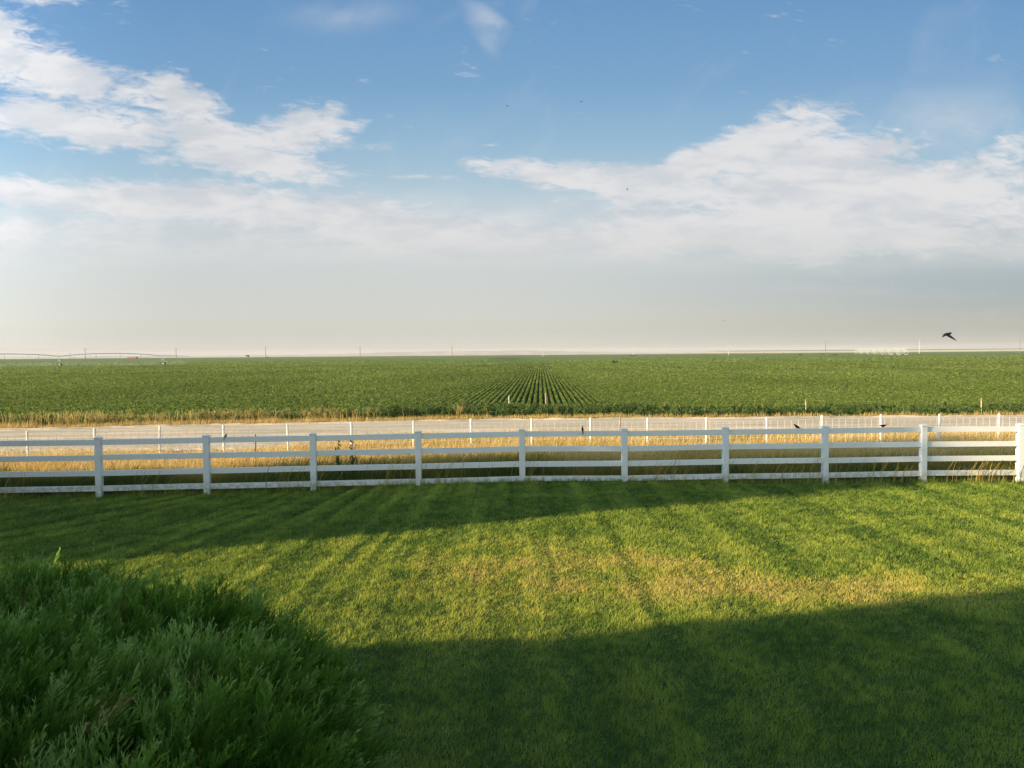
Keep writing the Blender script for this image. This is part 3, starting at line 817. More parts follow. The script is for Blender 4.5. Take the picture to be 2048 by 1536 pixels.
stake(154, 828, 849, 38.2, 0.050, M_rust, 'leaning_post', 'dark leaning post in the dry weeds at the left of the road', 'post', dx=-8)
stake(511, 868, 906, 20.6, 0.016, M_rust, 'steel_rod', 'thin rusty steel rod in the golden grass behind the white rails', 'rod', square=False)

# thistle like weeds in the golden grass
def thistle(px, ytop, Y, label, sc, seed):
    r = random.Random(seed)
    p = at(px, ytop, Y); g = float(gz(p.x, p.y)); H = p.z - g
    t = thing('thistle_plant', label, 'weed', (p.x, p.y, g), 'dark green weeds in the golden grass')
    mb = MB(); stems = []
    for k in range(3):
        a = r.uniform(0, 6.28); ln = 0.10 * sc * (k > 0)
        pts = [(0, 0, -0.02), (ln * 0.4 * math.cos(a), ln * 0.4 * math.sin(a), H * 0.4), (ln * math.cos(a), ln * math.sin(a), H * (1 - 0.16 * k))]
        mb.tube(pts, [0.012, 0.010, 0.006], 6); stems.append(pts)
    mb.build('stem', M_weedstem, t)
    C = []; Nn = []
    for pts in stems:
        for i in range(46):
            f = r.random() ** 0.8
            a, b, c = [Vector(q) for q in pts]
            q = a.lerp(b, f * 2) if f < 0.5 else b.lerp(c, f * 2 - 1)
            an = r.uniform(0, 6.28); rr = r.uniform(0.02, 0.13 * sc) * (1.15 - 0.75 * f)
            C.append((q.x + rr * math.cos(an), q.y + rr * math.sin(an), q.z + r.uniform(-.02, .03)))
            Nn.append((r.gauss(0, .6), r.gauss(0, .6), 0.7))
    C = np.array(C); Nn = np.array(Nn); Nn /= np.linalg.norm(Nn, axis=1, keepdims=True)
    v, f, tt_ = leaves(C, 0.06 + 0.07 * RNG.random(len(C)), Nn, 0.25 + 0.3 * RNG.random(len(C)), 0.35)
    mesh_np('leaves', v, f, M_weed, t, {'tint': tt_})
M_weedstem = mat_noise('weed_stem', (0.07, 0.09, 0.03), (0.12, 0.14, 0.05), 10, 0.8)
thistle(677, 879, 18.9, 'dark leafy weed behind the rails, the thinner one on the left of the pair', 0.9, 3)
thistle(705, 877, 18.9, 'dark leafy weed behind the rails, the fuller one on the right of the pair', 1.3, 5)

# ------------------------------------------------------------------ birds
def bird_parts(t, L, pose):
    """body along +x (head forward), length L"""
    mb = MB()
    pts = [(-0.30, 0, 0.02), (-0.18, 0, 0.0), (0.0, 0, -0.015), (0.14, 0, 0.005), (0.24, 0, 0.035)]
    rad = [0.035, 0.105, 0.150, 0.125, 0.075]
    mb.tube([Vector(p) * L for p in pts], [r * L for r in rad], 12)
    mb.build('body', M_black, t, smooth=True)
    h = MB(); h.ellip(Vector((0.30, 0, 0.07)) * L, (0.10 * L, 0.085 * L, 0.085 * L)); h.build('head', pose.get('head', M_black), t, smooth=True)
    b = MB(); b.tube([Vector((0.365, 0, 0.065)) * L, Vector((0.46, 0, 0.045)) * L], [0.026 * L, 0.003 * L], 6); b.build('beak', M_beak, t)
    tl = MB(); w0, w1 = 0.035 * L, pose.get('tailw', 0.07) * L; th = 0.008 * L; e = -0.30 - pose.get('taill', 0.32)
    tz = pose.get('tailz', 0.0)
    vs = []
    for z in (-th, th):
        vs += [Vector((-0.24 * L, -w0, 0.02 * L + z)), Vector((-0.24 * L, w0, 0.02 * L + z)), Vector((e * L, w1, tz * L + z)), Vector(((e + 0.03) * L, 0, tz * L + z)), Vector((e * L, -w1, tz * L + z))]
    tl.add(vs, [(0, 1, 2, 3, 4), (9, 8, 7, 6, 5), (0, 5, 6, 1), (1, 6, 7, 2), (2, 7, 8, 3), (3, 8, 9, 4), (4, 9, 5, 0)])
    tl.build('tail', M_black, t)
    for sgn in (1, -1):
        wg = MB(); th = 0.007 * L
        if pose['fly']:
            el, fw, sp = pose['wing'][0 if sgn > 0 else 1]
            # outline in (forward, span): root to pointed tip
            ol = [(0.16, 0.05), (0.20, 0.30), (0.12 + fw * 0.5, 0.60), (fw, 1.0), (-0.06 + fw * 0.4, 0.68), (-0.16, 0.36), (-0.20, 0.05)]
            top = [Vector((a * L, sgn * s_ * sp * L * math.cos(el), s_ * sp * L * math.sin(el) + 0.03 * L + th)) for a, s_ in ol]
            bot = [v - Vector((0, 0, 2 * th)) for v in top]
        else:
            ol = [(0.16, 0.02), (0.05, 0.075), (-0.18, 0.06), (-0.42, -0.02), (-0.22, -0.05), (0.02, -0.04), (0.14, -0.02)]
            top = [Vector((a * L, sgn * (0.085 * L * (1 - abs(a) * 1.1) + 0.014 * L + th), z * L)) for a, z in ol]
            bot = [v - Vector((0, sgn * 2 * th, 0)) for v in top]
        n_ = len(ol)
        wg.add(top + bot, [tuple(range(n_)), tuple(range(2 * n_ - 1, n_ - 1, -1))] + [(k, k + n_, (k + 1) % n_ + n_, (k + 1) % n_) for k in range(n_)])
        wg.build('wing', M_black, t)
    if not pose['fly']:
        for sgn in (1, -1):
            lg = MB()
            foot = Vector((0.02 * L, sgn * 0.03 * L, -pose.get('leg', 0.2) * L))
            for q in (t_rot.inverted() @ (Vector((0, 0, -pose.get('leg', 0.2) * L))),):
                hip = Vector((-0.02 * L, sgn * 0.04 * L, -0.07 * L))
                ft = q + t_rot.inverted() @ Vector((0.0, 0, 0)) + Vector((0, sgn * 0.035 * L, 0))
                lg.tube([hip, ft], [0.011 * L, 0.008 * L], 6)
                for aa in (-0.5, 0, 0.5, 3.1):
                    tv = t_rot.inverted() @ Vector((math.cos(aa) * 0.06 * L, math.sin(aa) * 0.06 * L, 0.005 * L))
                    lg.tube([ft, ft + tv], [0.008 * L, 0.004 * L], 5)
            lg.build('leg', M_beak, t)
def rail_top_at(px):
    best = None
    for A, B in zip(posts[:-1], posts[1:]):
        for f_ in np.linspace(0, 1, 40):
            X = A[0] + (B[0] - A[0]) * f_; Y = A[1] + (B[1] - A[1]) * f_; Z = A[3] + (B[3] - A[3]) * f_ - 0.066
            d = abs(X / Y - ray(px, 860).x / ray(px, 860).y)
            if best is None or d < best[0]: best = (d, X, Y, Z)
    return best[1:]
def perched(px, L, yaw, pitch, label, head=M_black, leg=0.2, tailz=0.0):
    global t_rot
    X, Y, Z = rail_top_at(px)
    L *= 1.22
    t_rot = Matrix.Rotation(math.radians(yaw), 3, 'Z') @ Matrix.Rotation(-math.radians(pitch), 3, 'Y')
    t = thing('perched_blackbird', label, 'bird', (X, Y, Z + leg * L), 'blackbirds on the fence')
    t.rotation_euler = t_rot.to_euler()
    bird_parts(t, L, {'fly': False, 'leg': leg, 'head': head, 'tailz': tailz})
perched(1163, 0.155, 100, 68, 'small black bird sitting upright with its back turned on the top rail')
perched(1596, 0.185, 172, 30, 'black bird facing left on the top rail with its long tail sloping down')
perched(1768, 0.175, 185, -12, 'black bird bending forward on the top rail with its tail raised', leg=0.19, tailz=0.09)
perched(451, 0.125, 60, 50, 'dark brown headed bird crouched on the rail beside the left wire fence post', head=M_brownf, leg=0.13)
def flying(px, py, Y, L, yaw, pitch, roll, wing, label, name='flying_bird', group='tiny birds far up in the sky', tailw=0.09):
    p = at(px, py, Y)
    t = thing(name, label, 'bird', p, group)
    t.rotation_euler = (Matrix.Rotation(math.radians(yaw), 3, 'Z') @ Matrix.Rotation(-math.radians(pitch), 3, 'Y') @ Matrix.Rotation(math.radians(roll), 3, 'X')).to_euler()
    bird_parts(t, L, {'fly': True, 'wing': wing, 'tailw': tailw, 'taill': 0.22})
flying(1894.5, 668.5, 14.0, 0.215, 8, 3, 0, ((math.radians(-18), 0.2, 0.95), (math.radians(-40), 0.28, 0.98)), 'large black bird flying right with its wings swept down above the field', 'flying_blackbird', None, 0.11)
flying(1014, 212, 60, 0.20, 20, 0, 10, ((0.25, 0.0, 0.9), (0.2, 0.0, 0.9)), 'tiny bird in the blue sky, the left one of the upper two')
flying(1163, 203, 60, 0.19, 200, 0, -10, ((0.1, 0.0, 0.9), (0.3, 0.0, 0.9)), 'tiny bird in the blue sky, the right one of the upper two')
flying(1255, 379, 70, 0.21, 160, 0, 5, ((0.4, 0.0, 0.9), (0.3, 0.0, 0.9)), 'tiny bird flying in front of the white cloud edge')
flying(1447, 641, 75, 0.20, 30, 0, 0, ((0.3, 0.0, 0.9), (-0.1, 0.0, 0.9)), 'tiny bird low in the hazy sky above the row of poles')

# ------------------------------------------------------------------ utility poles
UP = [(170, 697, 718), (352, 697, 717), (531, 692, 716), (720, 693, 716), (904, 692, 714), (1086, 690, 712), (1267, 685, 711), (1457, 684, 710), (1651, 682, 708), (1839, 680, 705), (2040, 679, 703)]
UY = 745.0
ordw = ['first', 'second', 'third', 'fourth', 'fifth', 'sixth', 'seventh', 'eighth', 'ninth', 'tenth', 'eleventh']
ptops = []
for i, (px, yt, yb) in enumerate(UP):
    p = at(px, yt, UY); g = float(gz(p.x, p.y)); H = p.z - g
    t = thing('utility_pole', f'{ordw[i]} wooden power pole from the left in the row across the far field', 'power pole', (p.x, p.y, g), 'power poles across the far field')
    pale = i in (5, 6, 7, 9)
    mb = MB(); mb.tube([(0, 0, -0.3), (0, 0, H)], [0.30, 0.20], 10); mb.build('pole', M_polepale if pale else M_pole, t)
    cr_ = MB()
    wdt = 2.4 if i in (0, 1) else 1.1
    cr_.box((0, 0, H - 0.35), (wdt, 0.16, 0.22)); 
    cr_.build('crossarm', M_pole, t)
    if i in (0, 1, 2):
        c2 = MB(); c2.box((0, 0, H - 2.1), (wdt * 0.6, 0.16, 0.22)); c2.build('crossarm', M_pole, t)
    for sx2 in (-wdt / 2 + 0.1, 0, wdt / 2 - 0.1):
        ins = MB(); ins.tube([(sx2, 0, H - 0.24), (sx2, 0, H + 0.05)], [0.07, 0.05], 6); ins.build('insulator', M_wpost, t)
    ptops.append(Vector((p.x, p.y, p.z)))
fp = ptops[0] - (ptops[1] - ptops[0]); lp = ptops[-1] + (ptops[-1] - ptops[-2])
chain = [fp] + ptops + [lp]
for name_, dz_, lab in (('upper', -0.1, 'uppermost thin power cable strung between the far poles'), ('mid', -2.2, 'middle thin power cable strung between the far poles'), ('low', -4.2, 'lowest thin power cable strung between the far poles')):
    mb = MB()
    for A, B in zip(chain[:-1], chain[1:]):
        pts = [A.lerp(B, k / 8) + Vector((0, 0, dz_ - 1.2 * (1 - (2 * k / 8 - 1) ** 2))) for k in range(9)]
        mb.tube(pts, 0.028, 4, cap=False)
    tag(mb.build('power_cable', M_cable, None), lab, 'cable', 'power cables')
for i, (px, yt, yb) in enumerate([(9, 709, 718), (77, 708, 718), (140, 706, 718), (192, 707, 717), (240, 707.5, 716), (282, 708.5, 716)]):
    Y = 1330.0; p = at(px, yt, Y); g = float(farz(p.x, min(p.y, 1349)))
    t = thing('distant_pole', f'{ordw[i]} faint small pole from the left on the horizon behind the irrigation pipe', 'power pole', (p.x, p.y, g), 'faint poles on the left horizon')
    H = p.z - g
    mb = MB(); mb.tube([(0, 0, -0.3), (0, 0, H)], [0.30, 0.22], 8); mb.build('pole', M_pole, t)
    cr_ = MB(); cr_.box((0, 0, H - 0.6), (2.4, 0.3, 0.3)); cr_.build('crossarm', M_pole, t)

# ------------------------------------------------------------------ centre pivots
def pivot(name, label, towers, pipe_h, rise, pr, overhang=None, tk=1.0, spray=True, wheel_r=0.62, truss=True, grp='centre pivot sprinklers'):
    """towers: list of ground points along the machine"""
    t = thing(name, label, 'irrigation pivot', towers[0], grp); o = Vector(towers[0])
    tops = [Vector(q) + Vector((0, 0, pipe_h)) for q in towers]
    spans = list(zip(tops[:-1], tops[1:]))
    for A, B in spans:
        mb = MB()
        arc = lambda f, d=0: A.lerp(B, f) + Vector((0, 0, rise * 4 * f * (1 - f) - d)) - o
        mb.tube([arc(k / 10) for k in range(11)], pr, 8)
        mb.build('pipe', M_galv, t)
        if truss:
            tb = MB(); d = (B - A).normalized(); sd2 = d.cross(Vector((0, 0, 1))).normalized()
            low = [A.lerp(B, 0.03) - o] + [arc(k / 7, 1.1) for k in range(1, 7)] + [A.lerp(B, 0.97) - o]
            for sg in (-0.45, 0.45):
                L2 = [q + sd2 * (sg if 0 < i < 7 else 0) for i, q in enumerate(low)]
                tb.tube(L2, 0.035 * tk, 5, cap=False)
                for k in range(1, 7):
                    tb.tube([arc(k / 7), L2[k]], 0.03 * tk, 4, cap=False)
            tb.build('truss', M_galv, t)
            dr = MB()
            for k in range(16):
                q = arc((k + 0.5) / 16)
                dr.tube([q, q - Vector((0, 0, 1.5))], 0.025 * tk, 4, cap=False)
            dr.build('drop_tubes', M_galv, t)
    for q, tp in zip(towers, tops):
        q = Vector(q) - o; tp2 = tp - o
        if len(tops) > 1:
            d = (tops[1] - tops[0]).normalized(); sd2 = d.cross(Vector((0, 0, 1))).normalized()
        else: sd2 = Vector((1, 0, 0))
        mb = MB()
        w1, w2 = q + sd2 * 1.9 + Vector((0, 0, wheel_r)), q - sd2 * 1.9 + Vector((0, 0, wheel_r))
        for w_ in (w1, w2): mb.tube([tp2, w_], 0.06 * tk, 6)
        mb.tube([w1, w2], 0.08, 6); mb.tube([tp2.lerp(w1, 0.5), tp2.lerp(w2, 0.5)], 0.045, 6)
        mb.tube([tp2 - Vector((0, 0, 0.1)), tp2 + Vector((0, 0, 0.5))], 0.05, 6)
        fr_ = mb.build('tower', M_galv, t)
        for w_ in (w1, w2):
            wl = MB(); dd = (tops[1] - tops[0]).normalized()
            wl.tube([w_ - dd * 0.15, w_ + dd * 0.15], wheel_r, 16); wl.build('wheel', M_tyre, fr_)
    if overhang:
        A = tops[-1] - o; B = Vector(overhang) - o
        mb = MB(); mb.tube([A, A.lerp(B, 0.5) + Vector((0, 0, 0.1)), B], [pr, pr * 0.8, pr * 0.6], 8)
        mb.tube([B, B + Vector((0, 0, 0.6))], 0.06, 6); mb.tube([B + Vector((0, 0, 0.6)), B + Vector((0.5, 0, 0.8))], 0.05, 6)
        mb.tube([A + Vector((0, 0, 0.5)), A.lerp(B, 0.7)], 0.02, 4)
        mb.build('end_boom', M_galv, t)
    return t, tops
def gp(px, Y):
    p = at(px, 712, Y); return Vector((p.x, Y, float(gz(p.x, Y)) + 0.15))
pv1, tops1 = pivot('irrigation_pivot', 'long galvanised irrigation pivot spraying water at the left of the field', [gp(-330, 232), gp(-108, 252), gp(118, 272), gp(325, 294)], 3.6, 1.0, 0.13,
                   overhang=at(378, 712.5, 300))
ang = [(1812, 497), (1797, 540), (1781, 585), (1765, 630), (1749, 678), (1735, 726), (1722, 776), (1711, 828)]
pv2, tops2 = pivot('irrigation_pivot', 'irrigation pivot seen nearly end on, misty, at the right end of the field', [gp(a, b) for a, b in ang], 3.7, 1.0, 0.17, tk=1.7)
pv3, tops3 = pivot('irrigation_pivot', 'faint thin irrigation pivot on the horizon behind the eighth power pole', [gp(a, 1250) for a in (1335, 1376, 1414, 1452, 1490, 1528, 1566)], 4.6, 1.2, 0.28, truss=False)
# water spray: clouds of drops
def spray(name, label, tops, per, drop, spread, zlo, zhi, lenx=1.0):
    Vs = []; Fs = []; b0 = 0
    P = []
    for A, B in zip(tops[:-1], tops[1:]):
        L = (B - A).length; n = int(L * per)
        f = RNG.random(n); k = np.round(f * 16) / 16
        base = np.array(A)[None] + (np.array(B) - np.array(A))[None] * f[:, None]
        ph = np.abs(f * 16 - np.round(f * 16)) * 2
        off_ = RNG.normal(size=(n, 2)) * spread
        g = gz(base[:, 0], base[:, 1])
        z = g + zlo + (zhi - zlo) * RNG.random(n) ** 1.2 * (1 - 0.45 * ph)
        P.append(np.stack([base[:, 0] + off_[:, 0], base[:, 1] + off_[:, 1], z], -1))
    P = np.concatenate(P); n = len(P)
    v, f, t = leaves(P, drop * (0.5 + RNG.random(n)), (lambda q: q / np.linalg.norm(q, axis=1, keepdims=True))(RNG.normal(size=(n, 3))), np.zeros(n), 0.8)
    return tag(mesh_np(name, v, f, M_water), label, 'water spray', kind='stuff')
t1_ = list(tops1) + [Vector(at(372, 712.5, 300))]
spray('water_spray', 'white mist of water falling below the left irrigation pivot', t1_, 170, 0.075, 2.2, 0.3, 2.2)
spray('water_spray', 'white mist of water around the right irrigation pivot', list(tops2), 12, 0.13, 2.5, 0.3, 3.3)
spray('water_jets', 'small white water jets rising above the right irrigation pivot pipe', list(tops2), 5, 0.15, 1.0, 3.8, 6.0)

# ------------------------------------------------------------------ distant shrubs, trees, barn
def leafy(name, label, cat, loc, rx, ry, rz_, n, leaf, trunk=0.0, tr=0.2, mat=M_tree, lobes=7, seed=1, group=None):
    r = np.random.default_rng(seed)
    t = thing(name, label, cat, loc, group)
    cs = r.normal(size=(lobes, 3)) * 0.38; cs[:, 2] = np.clip(cs[:, 2] * 0.7, -0.4, 0.5)
    k = r.integers(0, lobes, n)
    d = r.normal(size=(n, 3)); d /= np.linalg.norm(d, axis=1, keepdims=True)
    P = cs[k] + d * (0.48 * r.random((n, 1)) ** 0.4)
    P = P * np.array([rx, ry, rz_]) + np.array([0, 0, trunk + rz_ * 0.75])
    P = P[P[:, 2] > 0.02]
    nr = r.normal(size=(len(P), 3)); nr /= np.linalg.norm(nr, axis=1, keepdims=True)
    v, f, tt_ = leaves(P, leaf * (0.6 + 0.8 * r.random(len(P))), nr, r.random(len(P)))
    mesh_np('crown', v, f, mat, t, {'tint': tt_})
    mb = MB()
    mb.tube([(0, 0, -0.2), (0.02 * rx, 0, trunk + rz_ * 0.5), (0.05 * rx, 0, trunk + rz_)], [tr, tr * 0.7, tr * 0.3], 8)
    for a in range(5):
        an = a * 1.3
        mb.tube([(0, 0, trunk * 0.7 + 0.1 * rz_), (rx * 0.5 * math.cos(an), ry * 0.5 * math.sin(an), trunk + rz_ * 0.9)], [tr * 0.5, tr * 0.15], 6)
    mb.build('trunk', M_bark, t)
    return t
def dl(px, Y, z=None):
    p = at(px, 712, Y); return (p.x, Y, (float(gz(p.x, Y)) if Y < 1349 else -0.5) if z is None else z)
leafy('distant_tree', 'round dark tree alone on the horizon left of the third pole', 'tree', dl(497, 1300), 4.2, 3.5, 2.6, 1500, 0.55, 0.3, 0.3, seed=2)
leafy('distant_shrub', 'small dark shrub on the horizon right beside the third pole', 'shrub', dl(534, 900), 1.6, 1.5, 1.1, 500, 0.3, 0.1, 0.1, seed=3)
leafy('field_shrub', 'dark shrubby clump standing alone in the crop right of the centre', 'shrub', dl(1228, 235, ), 0.95, 0.7, 0.75, 700, 0.14, 0.05, 0.05, seed=4)
for i, (a, b, r_, lab) in enumerate([(1644, 700, 3.0, 'low wide dark shrub patch around the foot of the ninth pole'), (1671, 560, 2.4, 'flat dark shrub patch in the crop just right of the ninth pole'), (1600, 600, 1.8, 'small dark shrub patch in the crop left of the ninth pole'),
                                     (1262, 720, 3.2, 'low dark shrub patch around the foot of the seventh pole')]):
    leafy('field_shrub', lab, 'shrub', dl(a, b), r_, 1.6, 0.75, 700, 0.3, 0.0, 0.06, seed=10 + i, group='shrub patches near the poles')
bt = thing('red_shed', 'tiny red shed on the horizon behind the left irrigation pivot', 'shed', dl(265, 1120))
mb = MB(); mb.box((0, 0, 1.0), (13, 6, 2.6)); mb.build('wall', M_red, bt)
mb = MB(); mb.add([(-6.7, -3.3, 2.32), (6.7, -3.3, 2.32), (6.7, 3.3, 2.32), (-6.7, 3.3, 2.32), (-6.7, 0, 3.3), (6.7, 0, 3.3)], [(0, 1, 5, 4), (3, 4, 5, 2), (0, 4, 3), (1, 2, 5), (0, 3, 2, 1)]); mb.build('roof', M_galv, bt)

# ------------------------------------------------------------------ big cypress-like bush at lower left
MOUNDS = [(-4.4, 6.1, 1.13, 1.6, 0.85), (-3.5, 5.1, 1.38, 1.5, 1.10), (-2.35, 4.5, 1.44, 1.5, 1.15), (-1.8, 3.55, 1.48, 1.1, 1.1), (-2.6, 3.0, 1.74, 1.7, 1.2), (-1.42, 2.75, 1.56, 0.95, 0.95), (-3.9, 3.6, 1.55, 1.8, 1.5)]
def bush_h(x, y):
    """height of the bush surface, 0 outside"""
    z = np.full(np.shape(x), -1.0)
    for cx, cy, h, rx, ry in MOUNDS:
        d = ((x - cx) / rx) ** 2 + ((y - cy) / ry) ** 2
        z = np.maximum(z, h * np.sqrt(np.clip(1 - d ** 1.5, 0, 1)) - 5.0 * (d > 1))
    return z + 0.16 * (fbm(x * 1.7, y * 1.7, 3) - 0.5)
def spray_template(seed):
    r = np.random.default_rng(seed)
    V_ = []; F_ = []
    def twig(p, d, L, wdt, nrm):
        side = np.cross(d, nrm); side /= np.linalg.norm(side) + 1e-9
        a = p; m = p + d * L * 0.55; e = p + d * L
        b = len(V_)
        V_.extend([a - side * wdt * 0.35, a + side * wdt * 0.35, m + side * wdt * 0.5, m - side * wdt * 0.5, e + side * wdt * 0.12, e - side * wdt * 0.12])
        F_.extend([(b, b + 1, b + 2, b + 3), (b + 3, b + 2, b + 4, b + 5)])
    nrm = np.array([0, 1.0, 0.0])
    ax = np.array([0, 0, 1.0]); L = 1.0
    # curved axis in the x,z plane, twigs fanned in it
    pts = [np.zeros(3)]; d = ax.copy()
    for i in range(9):
        d = d + np.array([0.05, r.normal() * 0.04, 0]); d /= np.linalg.norm(d)
        pts.append(pts[-1] + d * L / 9)
        twig(pts[-2], d, L / 9 * 1.1, 0.018, nrm)
    for i in range(1, 9):
        for sgn in (-1, 1):
            if r.random() < 0.12: continue
            a = math.radians(r.uniform(9, 24)) * sgn
            dd = np.array([math.sin(a), r.normal() * 0.22, math.cos(a)]); dd /= np.linalg.norm(dd)
            l2 = (0.55 - 0.045 * i) * r.uniform(0.6, 1.2)
            twig(pts[i], dd, l2, 0.018, nrm)
            for j in range(1, 4):
                for s2 in (-1, 1):
                    if r.random() < 0.35: continue
                    a2 = a + math.radians(r.uniform(8, 20)) * s2
                    d3 = np.array([math.sin(a2), r.normal() * 0.3, math.cos(a2)]); d3 /= np.linalg.norm(d3)
                    twig(pts[i] + dd * l2 * j / 4, d3, l2 * 0.38 * r.uniform(0.7, 1.2), 0.016, nrm)
    return np.array(V_), np.array(F_)
TPL = [spray_template(s_) for s_ in range(6)]
bush = thing('evergreen_bush', 'large feathery dark green evergreen bush filling the lower left corner', 'bush', (-2.6, 4.0, 0))
bo = np.array(bush.location)
# shoots: clusters of sprays
ns = 68000
sxp = RNG.uniform(-6.6, 0.2, ns); syp = RNG.uniform(1.3, 7.6, ns)
sh = bush_h(sxp, syp)
e_ = 0.06
ok = sh > 0.05
sxp, syp, sh = sxp[ok], syp[ok], sh[ok]
nx_ = -(bush_h(sxp + e_, syp) - bush_h(sxp - e_, syp)) / (2 * e_); ny_ = -(bush_h(sxp, syp + e_) - bush_h(sxp, syp - e_)) / (2 * e_)
nx_ = np.clip(nx_, -4, 4); ny_ = np.clip(ny_, -4, 4)
# surface-area weighting: steep parts get more sprays
wgt = np.sqrt(1 + nx_ ** 2 + ny_ ** 2)
sel = RNG.random(len(sxp)) < np.clip(wgt / 2.2, 0.25, 1)
sxp, syp, sh, nx_, ny_, wgt = [a[sel] for a in (sxp, syp, sh, nx_, ny_, wgt)]
# density higher near the camera
n = len(sxp)
nn_ = np.stack([nx_, ny_, np.ones(n)], -1) / wgt[:, None]
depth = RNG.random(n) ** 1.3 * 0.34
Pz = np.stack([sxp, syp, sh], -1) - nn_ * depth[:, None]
clump = np.stack([fbm(sxp * 3, syp * 3, 2) - 0.5, fbm(sxp * 3 + 9, syp * 3 + 5, 2) - 0.5, np.zeros(n)], -1)
D = nn_ * 0.55 + np.array([0.26, 0.05, 0.75]) + clump * 1.5 + RNG.normal(size=(n, 3)) * 0.16
D /= np.linalg.norm(D, axis=1, keepdims=True)
Rr = RNG.normal(size=(n, 3)); Xs = np.cross(D, Rr); Xs /= np.linalg.norm(Xs, axis=1, keepdims=True); Ys = np.cross(D, Xs)
Ls = (0.15 + 0.15 * RNG.random(n)) * np.where(RNG.random(n) < 0.05, 1.35, 1.0)
hole = fbm(sxp * 2.1 + 3, syp * 2.1, 3)
keep = (hole > 0.42) | (RNG.random(n) < 0.30)
tsh = np.clip(0.36 + 0.7 * (fbm(sxp * 1.3, syp * 1.3, 3) - 0.5) + 0.35 * (RNG.random(n) - 0.5) - 0.4 * depth, 0, 1)  # deeper sprays get a darker tint, painting in the shade between them
kk = RNG.integers(0, 6, n)
BV = []; BF = []; BT = []; b0 = 0
for k in range(6):
    tv, tf = TPL[k]
    idx = np.where((kk == k) & keep)[0]
    if not len(idx): continue
    R_ = np.stack([Xs[idx], Ys[idx], D[idx]], 1)               # rows: local axes
    vv_ = np.einsum('va,nab->nvb', tv, R_) * Ls[idx][:, None, None] + (Pz[idx] - bo)[:, None, :]
    m_ = len(idx); nv_ = len(tv)
    BV.append(vv_.reshape(-1, 3)); BF.append((tf[None] + (np.arange(m_) * nv_)[:, None, None]).reshape(-1, 4) + b0)
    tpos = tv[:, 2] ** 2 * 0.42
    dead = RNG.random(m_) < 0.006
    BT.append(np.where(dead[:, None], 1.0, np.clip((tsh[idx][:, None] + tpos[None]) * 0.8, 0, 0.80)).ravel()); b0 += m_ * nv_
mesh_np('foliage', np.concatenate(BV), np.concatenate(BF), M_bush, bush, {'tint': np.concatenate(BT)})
print('bush quads', sum(len(a) for a in BF))
# inner core, coloured dark for the shade inside the bush, and the woody stems
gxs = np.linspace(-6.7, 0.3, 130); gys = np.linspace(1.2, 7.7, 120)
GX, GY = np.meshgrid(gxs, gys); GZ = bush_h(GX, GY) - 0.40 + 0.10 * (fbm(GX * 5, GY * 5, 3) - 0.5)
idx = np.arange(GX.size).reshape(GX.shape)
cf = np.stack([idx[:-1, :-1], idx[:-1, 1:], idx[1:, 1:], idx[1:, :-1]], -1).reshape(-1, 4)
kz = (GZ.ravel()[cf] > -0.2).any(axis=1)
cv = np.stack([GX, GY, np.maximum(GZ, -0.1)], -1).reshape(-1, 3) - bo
M_inner = mat_noise('bush_inner_shade', (0.010, 0.014, 0.007), (0.028, 0.040, 0.016), 22, 0.95, 1.0, bdist=0.05)
mesh_np('shaded_core', cv, cf[kz], M_inner, bush, smooth=True)
mb = MB()
for i in range(260):
    x = random.uniform(-6, 0); y = random.uniform(1.8, 7); h = float(bush_h(np.array([x]), np.array([y]))[0])
    if h < 0.5: continue
    b = Vector((x * 0.75 - 0.8, y * 0.75 + 1.0, 0.1)) if False else Vector((x - 0.35 + random.uniform(-.2, .2), y + random.uniform(-.2, .2), h * 0.35))
    e = Vector((x, y, h - random.uniform(0.02, 0.12)))
    m = b.lerp(e, 0.55) + Vector((random.uniform(-.06, .06), random.uniform(-.06, .06), 0))
    o = Vector(bush.location)
    mb.tube([b - o, m - o, e - o], [0.016, 0.010, 0.004], 6)
tag(mb.build('branches', M_bark, bush), kind='stuff')

# ------------------------------------------------------------------ summer haze in the air
hm = bpy.data.materials.new('haze_air'); hm.use_nodes = True
hm.node_tree.nodes.clear()
ho_ = hm.node_tree.nodes.new('ShaderNodeOutputMaterial'); hv_ = hm.node_tree.nodes.new('ShaderNodeVolumePrincipled')
hv_.inputs['Color'].default_value = (0.90, 0.90, 0.88, 1); hv_.inputs['Density'].default_value = 0.00011; hv_.inputs['Anisotropy'].default_value = 0.0
hm.node_tree.links.new(hv_.outputs[0], ho_.inputs['Volume'])
mb = MB(); mb.box((0, 4650, 14), (9000, 9900, 68)); tag(mb.build('haze', hm), kind='stuff')
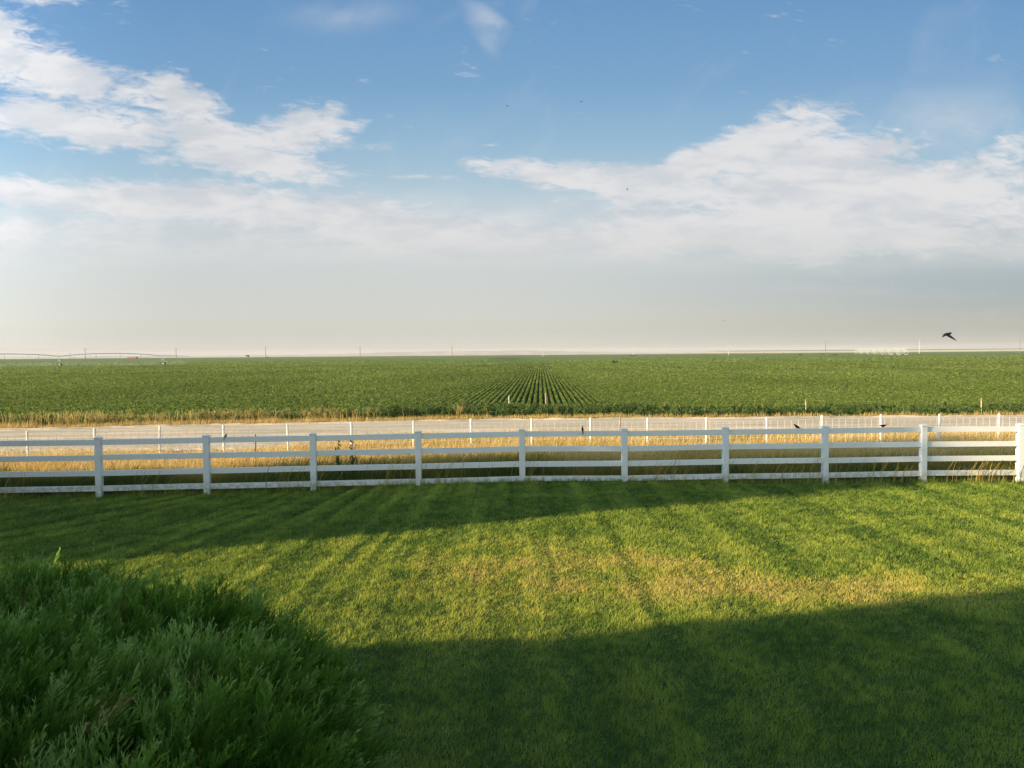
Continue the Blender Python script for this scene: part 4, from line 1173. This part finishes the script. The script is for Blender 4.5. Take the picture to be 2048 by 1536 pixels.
# ------------------------------------------------------------------ what throws the long shadows: house and tree, left of and behind the viewer
M_siding = mat_noise('tan_siding', (0.36, 0.33, 0.28), (0.42, 0.39, 0.33), 2, 0.8)
M_roof = mat_noise('brown_shingles', (0.09, 0.075, 0.06), (0.14, 0.12, 0.10), 6, 0.9, 0.5)
hs = thing('house', 'tan sided two storey house the lawn is seen from', 'house', (-5, -5, 0)); ho = Vector(hs.location)
def gable(x0, x1, y0, y1, hw, hr, par, inset=0.0):
    mb = MB(); mb.box(Vector(((x0 + x1) / 2, (y0 + y1) / 2, hw / 2 - 0.2)) - ho, (x1 - x0, y1 - y0, hw + 0.4)); mb.build('wall', M_siding, par)
    e = 0.0; xm = (x0 + x1) / 2
    mb = MB()
    vs = [Vector(v) - ho for v in [(x0 - e, y0 - e, hw + .003), (x1 + e, y0 - e, hw + .003), (x1 + e, y1 + e, hw + .003), (x0 - e, y1 + e, hw + .003), (xm, y0 + inset, hr), (xm, y1 - inset, hr)]]
    mb.add(vs, [(0, 1, 2, 3), (0, 3, 5, 4), (1, 4, 5, 2), (0, 4, 1), (3, 2, 5)]); mb.build('roof', M_roof, par)
gable(-17, -7.5, -9, 1.72, 4.6, 11.0, hs, 1.0)
gable(-7.45, 9.0, -16, -5.5, 5.2, 6.8, hs)
P0 = Vector((math.cos(SUN_TRAVEL), math.sin(SUN_TRAVEL), 0)); Q0 = Vector((-math.sin(SUN_TRAVEL), math.cos(SUN_TRAVEL), 0))
def shade_tree(name, label, p0, p1, s0, H, seed, dens=1.0):
    r = np.random.default_rng(seed)
    c = Q0 * ((p0 + p1) / 2) + P0 * s0
    t = thing(name, label, 'tree', (c.x, c.y, 0))
    n = int(30000 * dens)
    h = 0.15 + (H - 0.15) * r.random(n)
    half = (p1 - p0) / 2
    a = (2 * r.random(n) - 1); a = np.sign(a) * np.abs(a) ** 0.9
    ragged = (0.97 + 0.05 * np.sin(h * 3.1) * np.cos(h * 1.7)) + 0.05 * r.normal(size=n)
    far_side = (half - 1.2 * sst(h, 1.6, 5.0) - 2.4 * sst(h, 4.8, 8.8)) * ragged
    near_side = half - (1.8 * sst(h, 5.0, H)) * r.random(n) ** 0.6 - 0.5 * (1 - sst(h, 1.0, 2.6)) * (r.random(n) < 0.7)
    a = np.where(a > 0, a * far_side, a * near_side)
    dd = r.normal(size=n) * 1.3
    P = np.array(Q0)[None] * a[:, None] + np.array(P0)[None] * dd[:, None]; P[:, 2] = h
    nr = r.normal(size=(n, 3)); nr /= np.linalg.norm(nr, axis=1, keepdims=True)
    v, f, tt_ = leaves(P, 0.16 + 0.20 * r.random(n), nr, r.random(n))
    mesh_np('crown', v, f, M_tree, t, {'tint': tt_})
    mb = MB(); mb.tube([(0, 0, -0.2), (0.05, 0, H * 0.5), (0, 0, H * 0.9)], [0.22, 0.15, 0.05], 10); mb.build('trunk', M_bark, t)
shade_tree('shade_tree', 'broad leafy tree at the left side of the lawn, outside the view', 13.2, 21.6, -14, 9.8, 4)
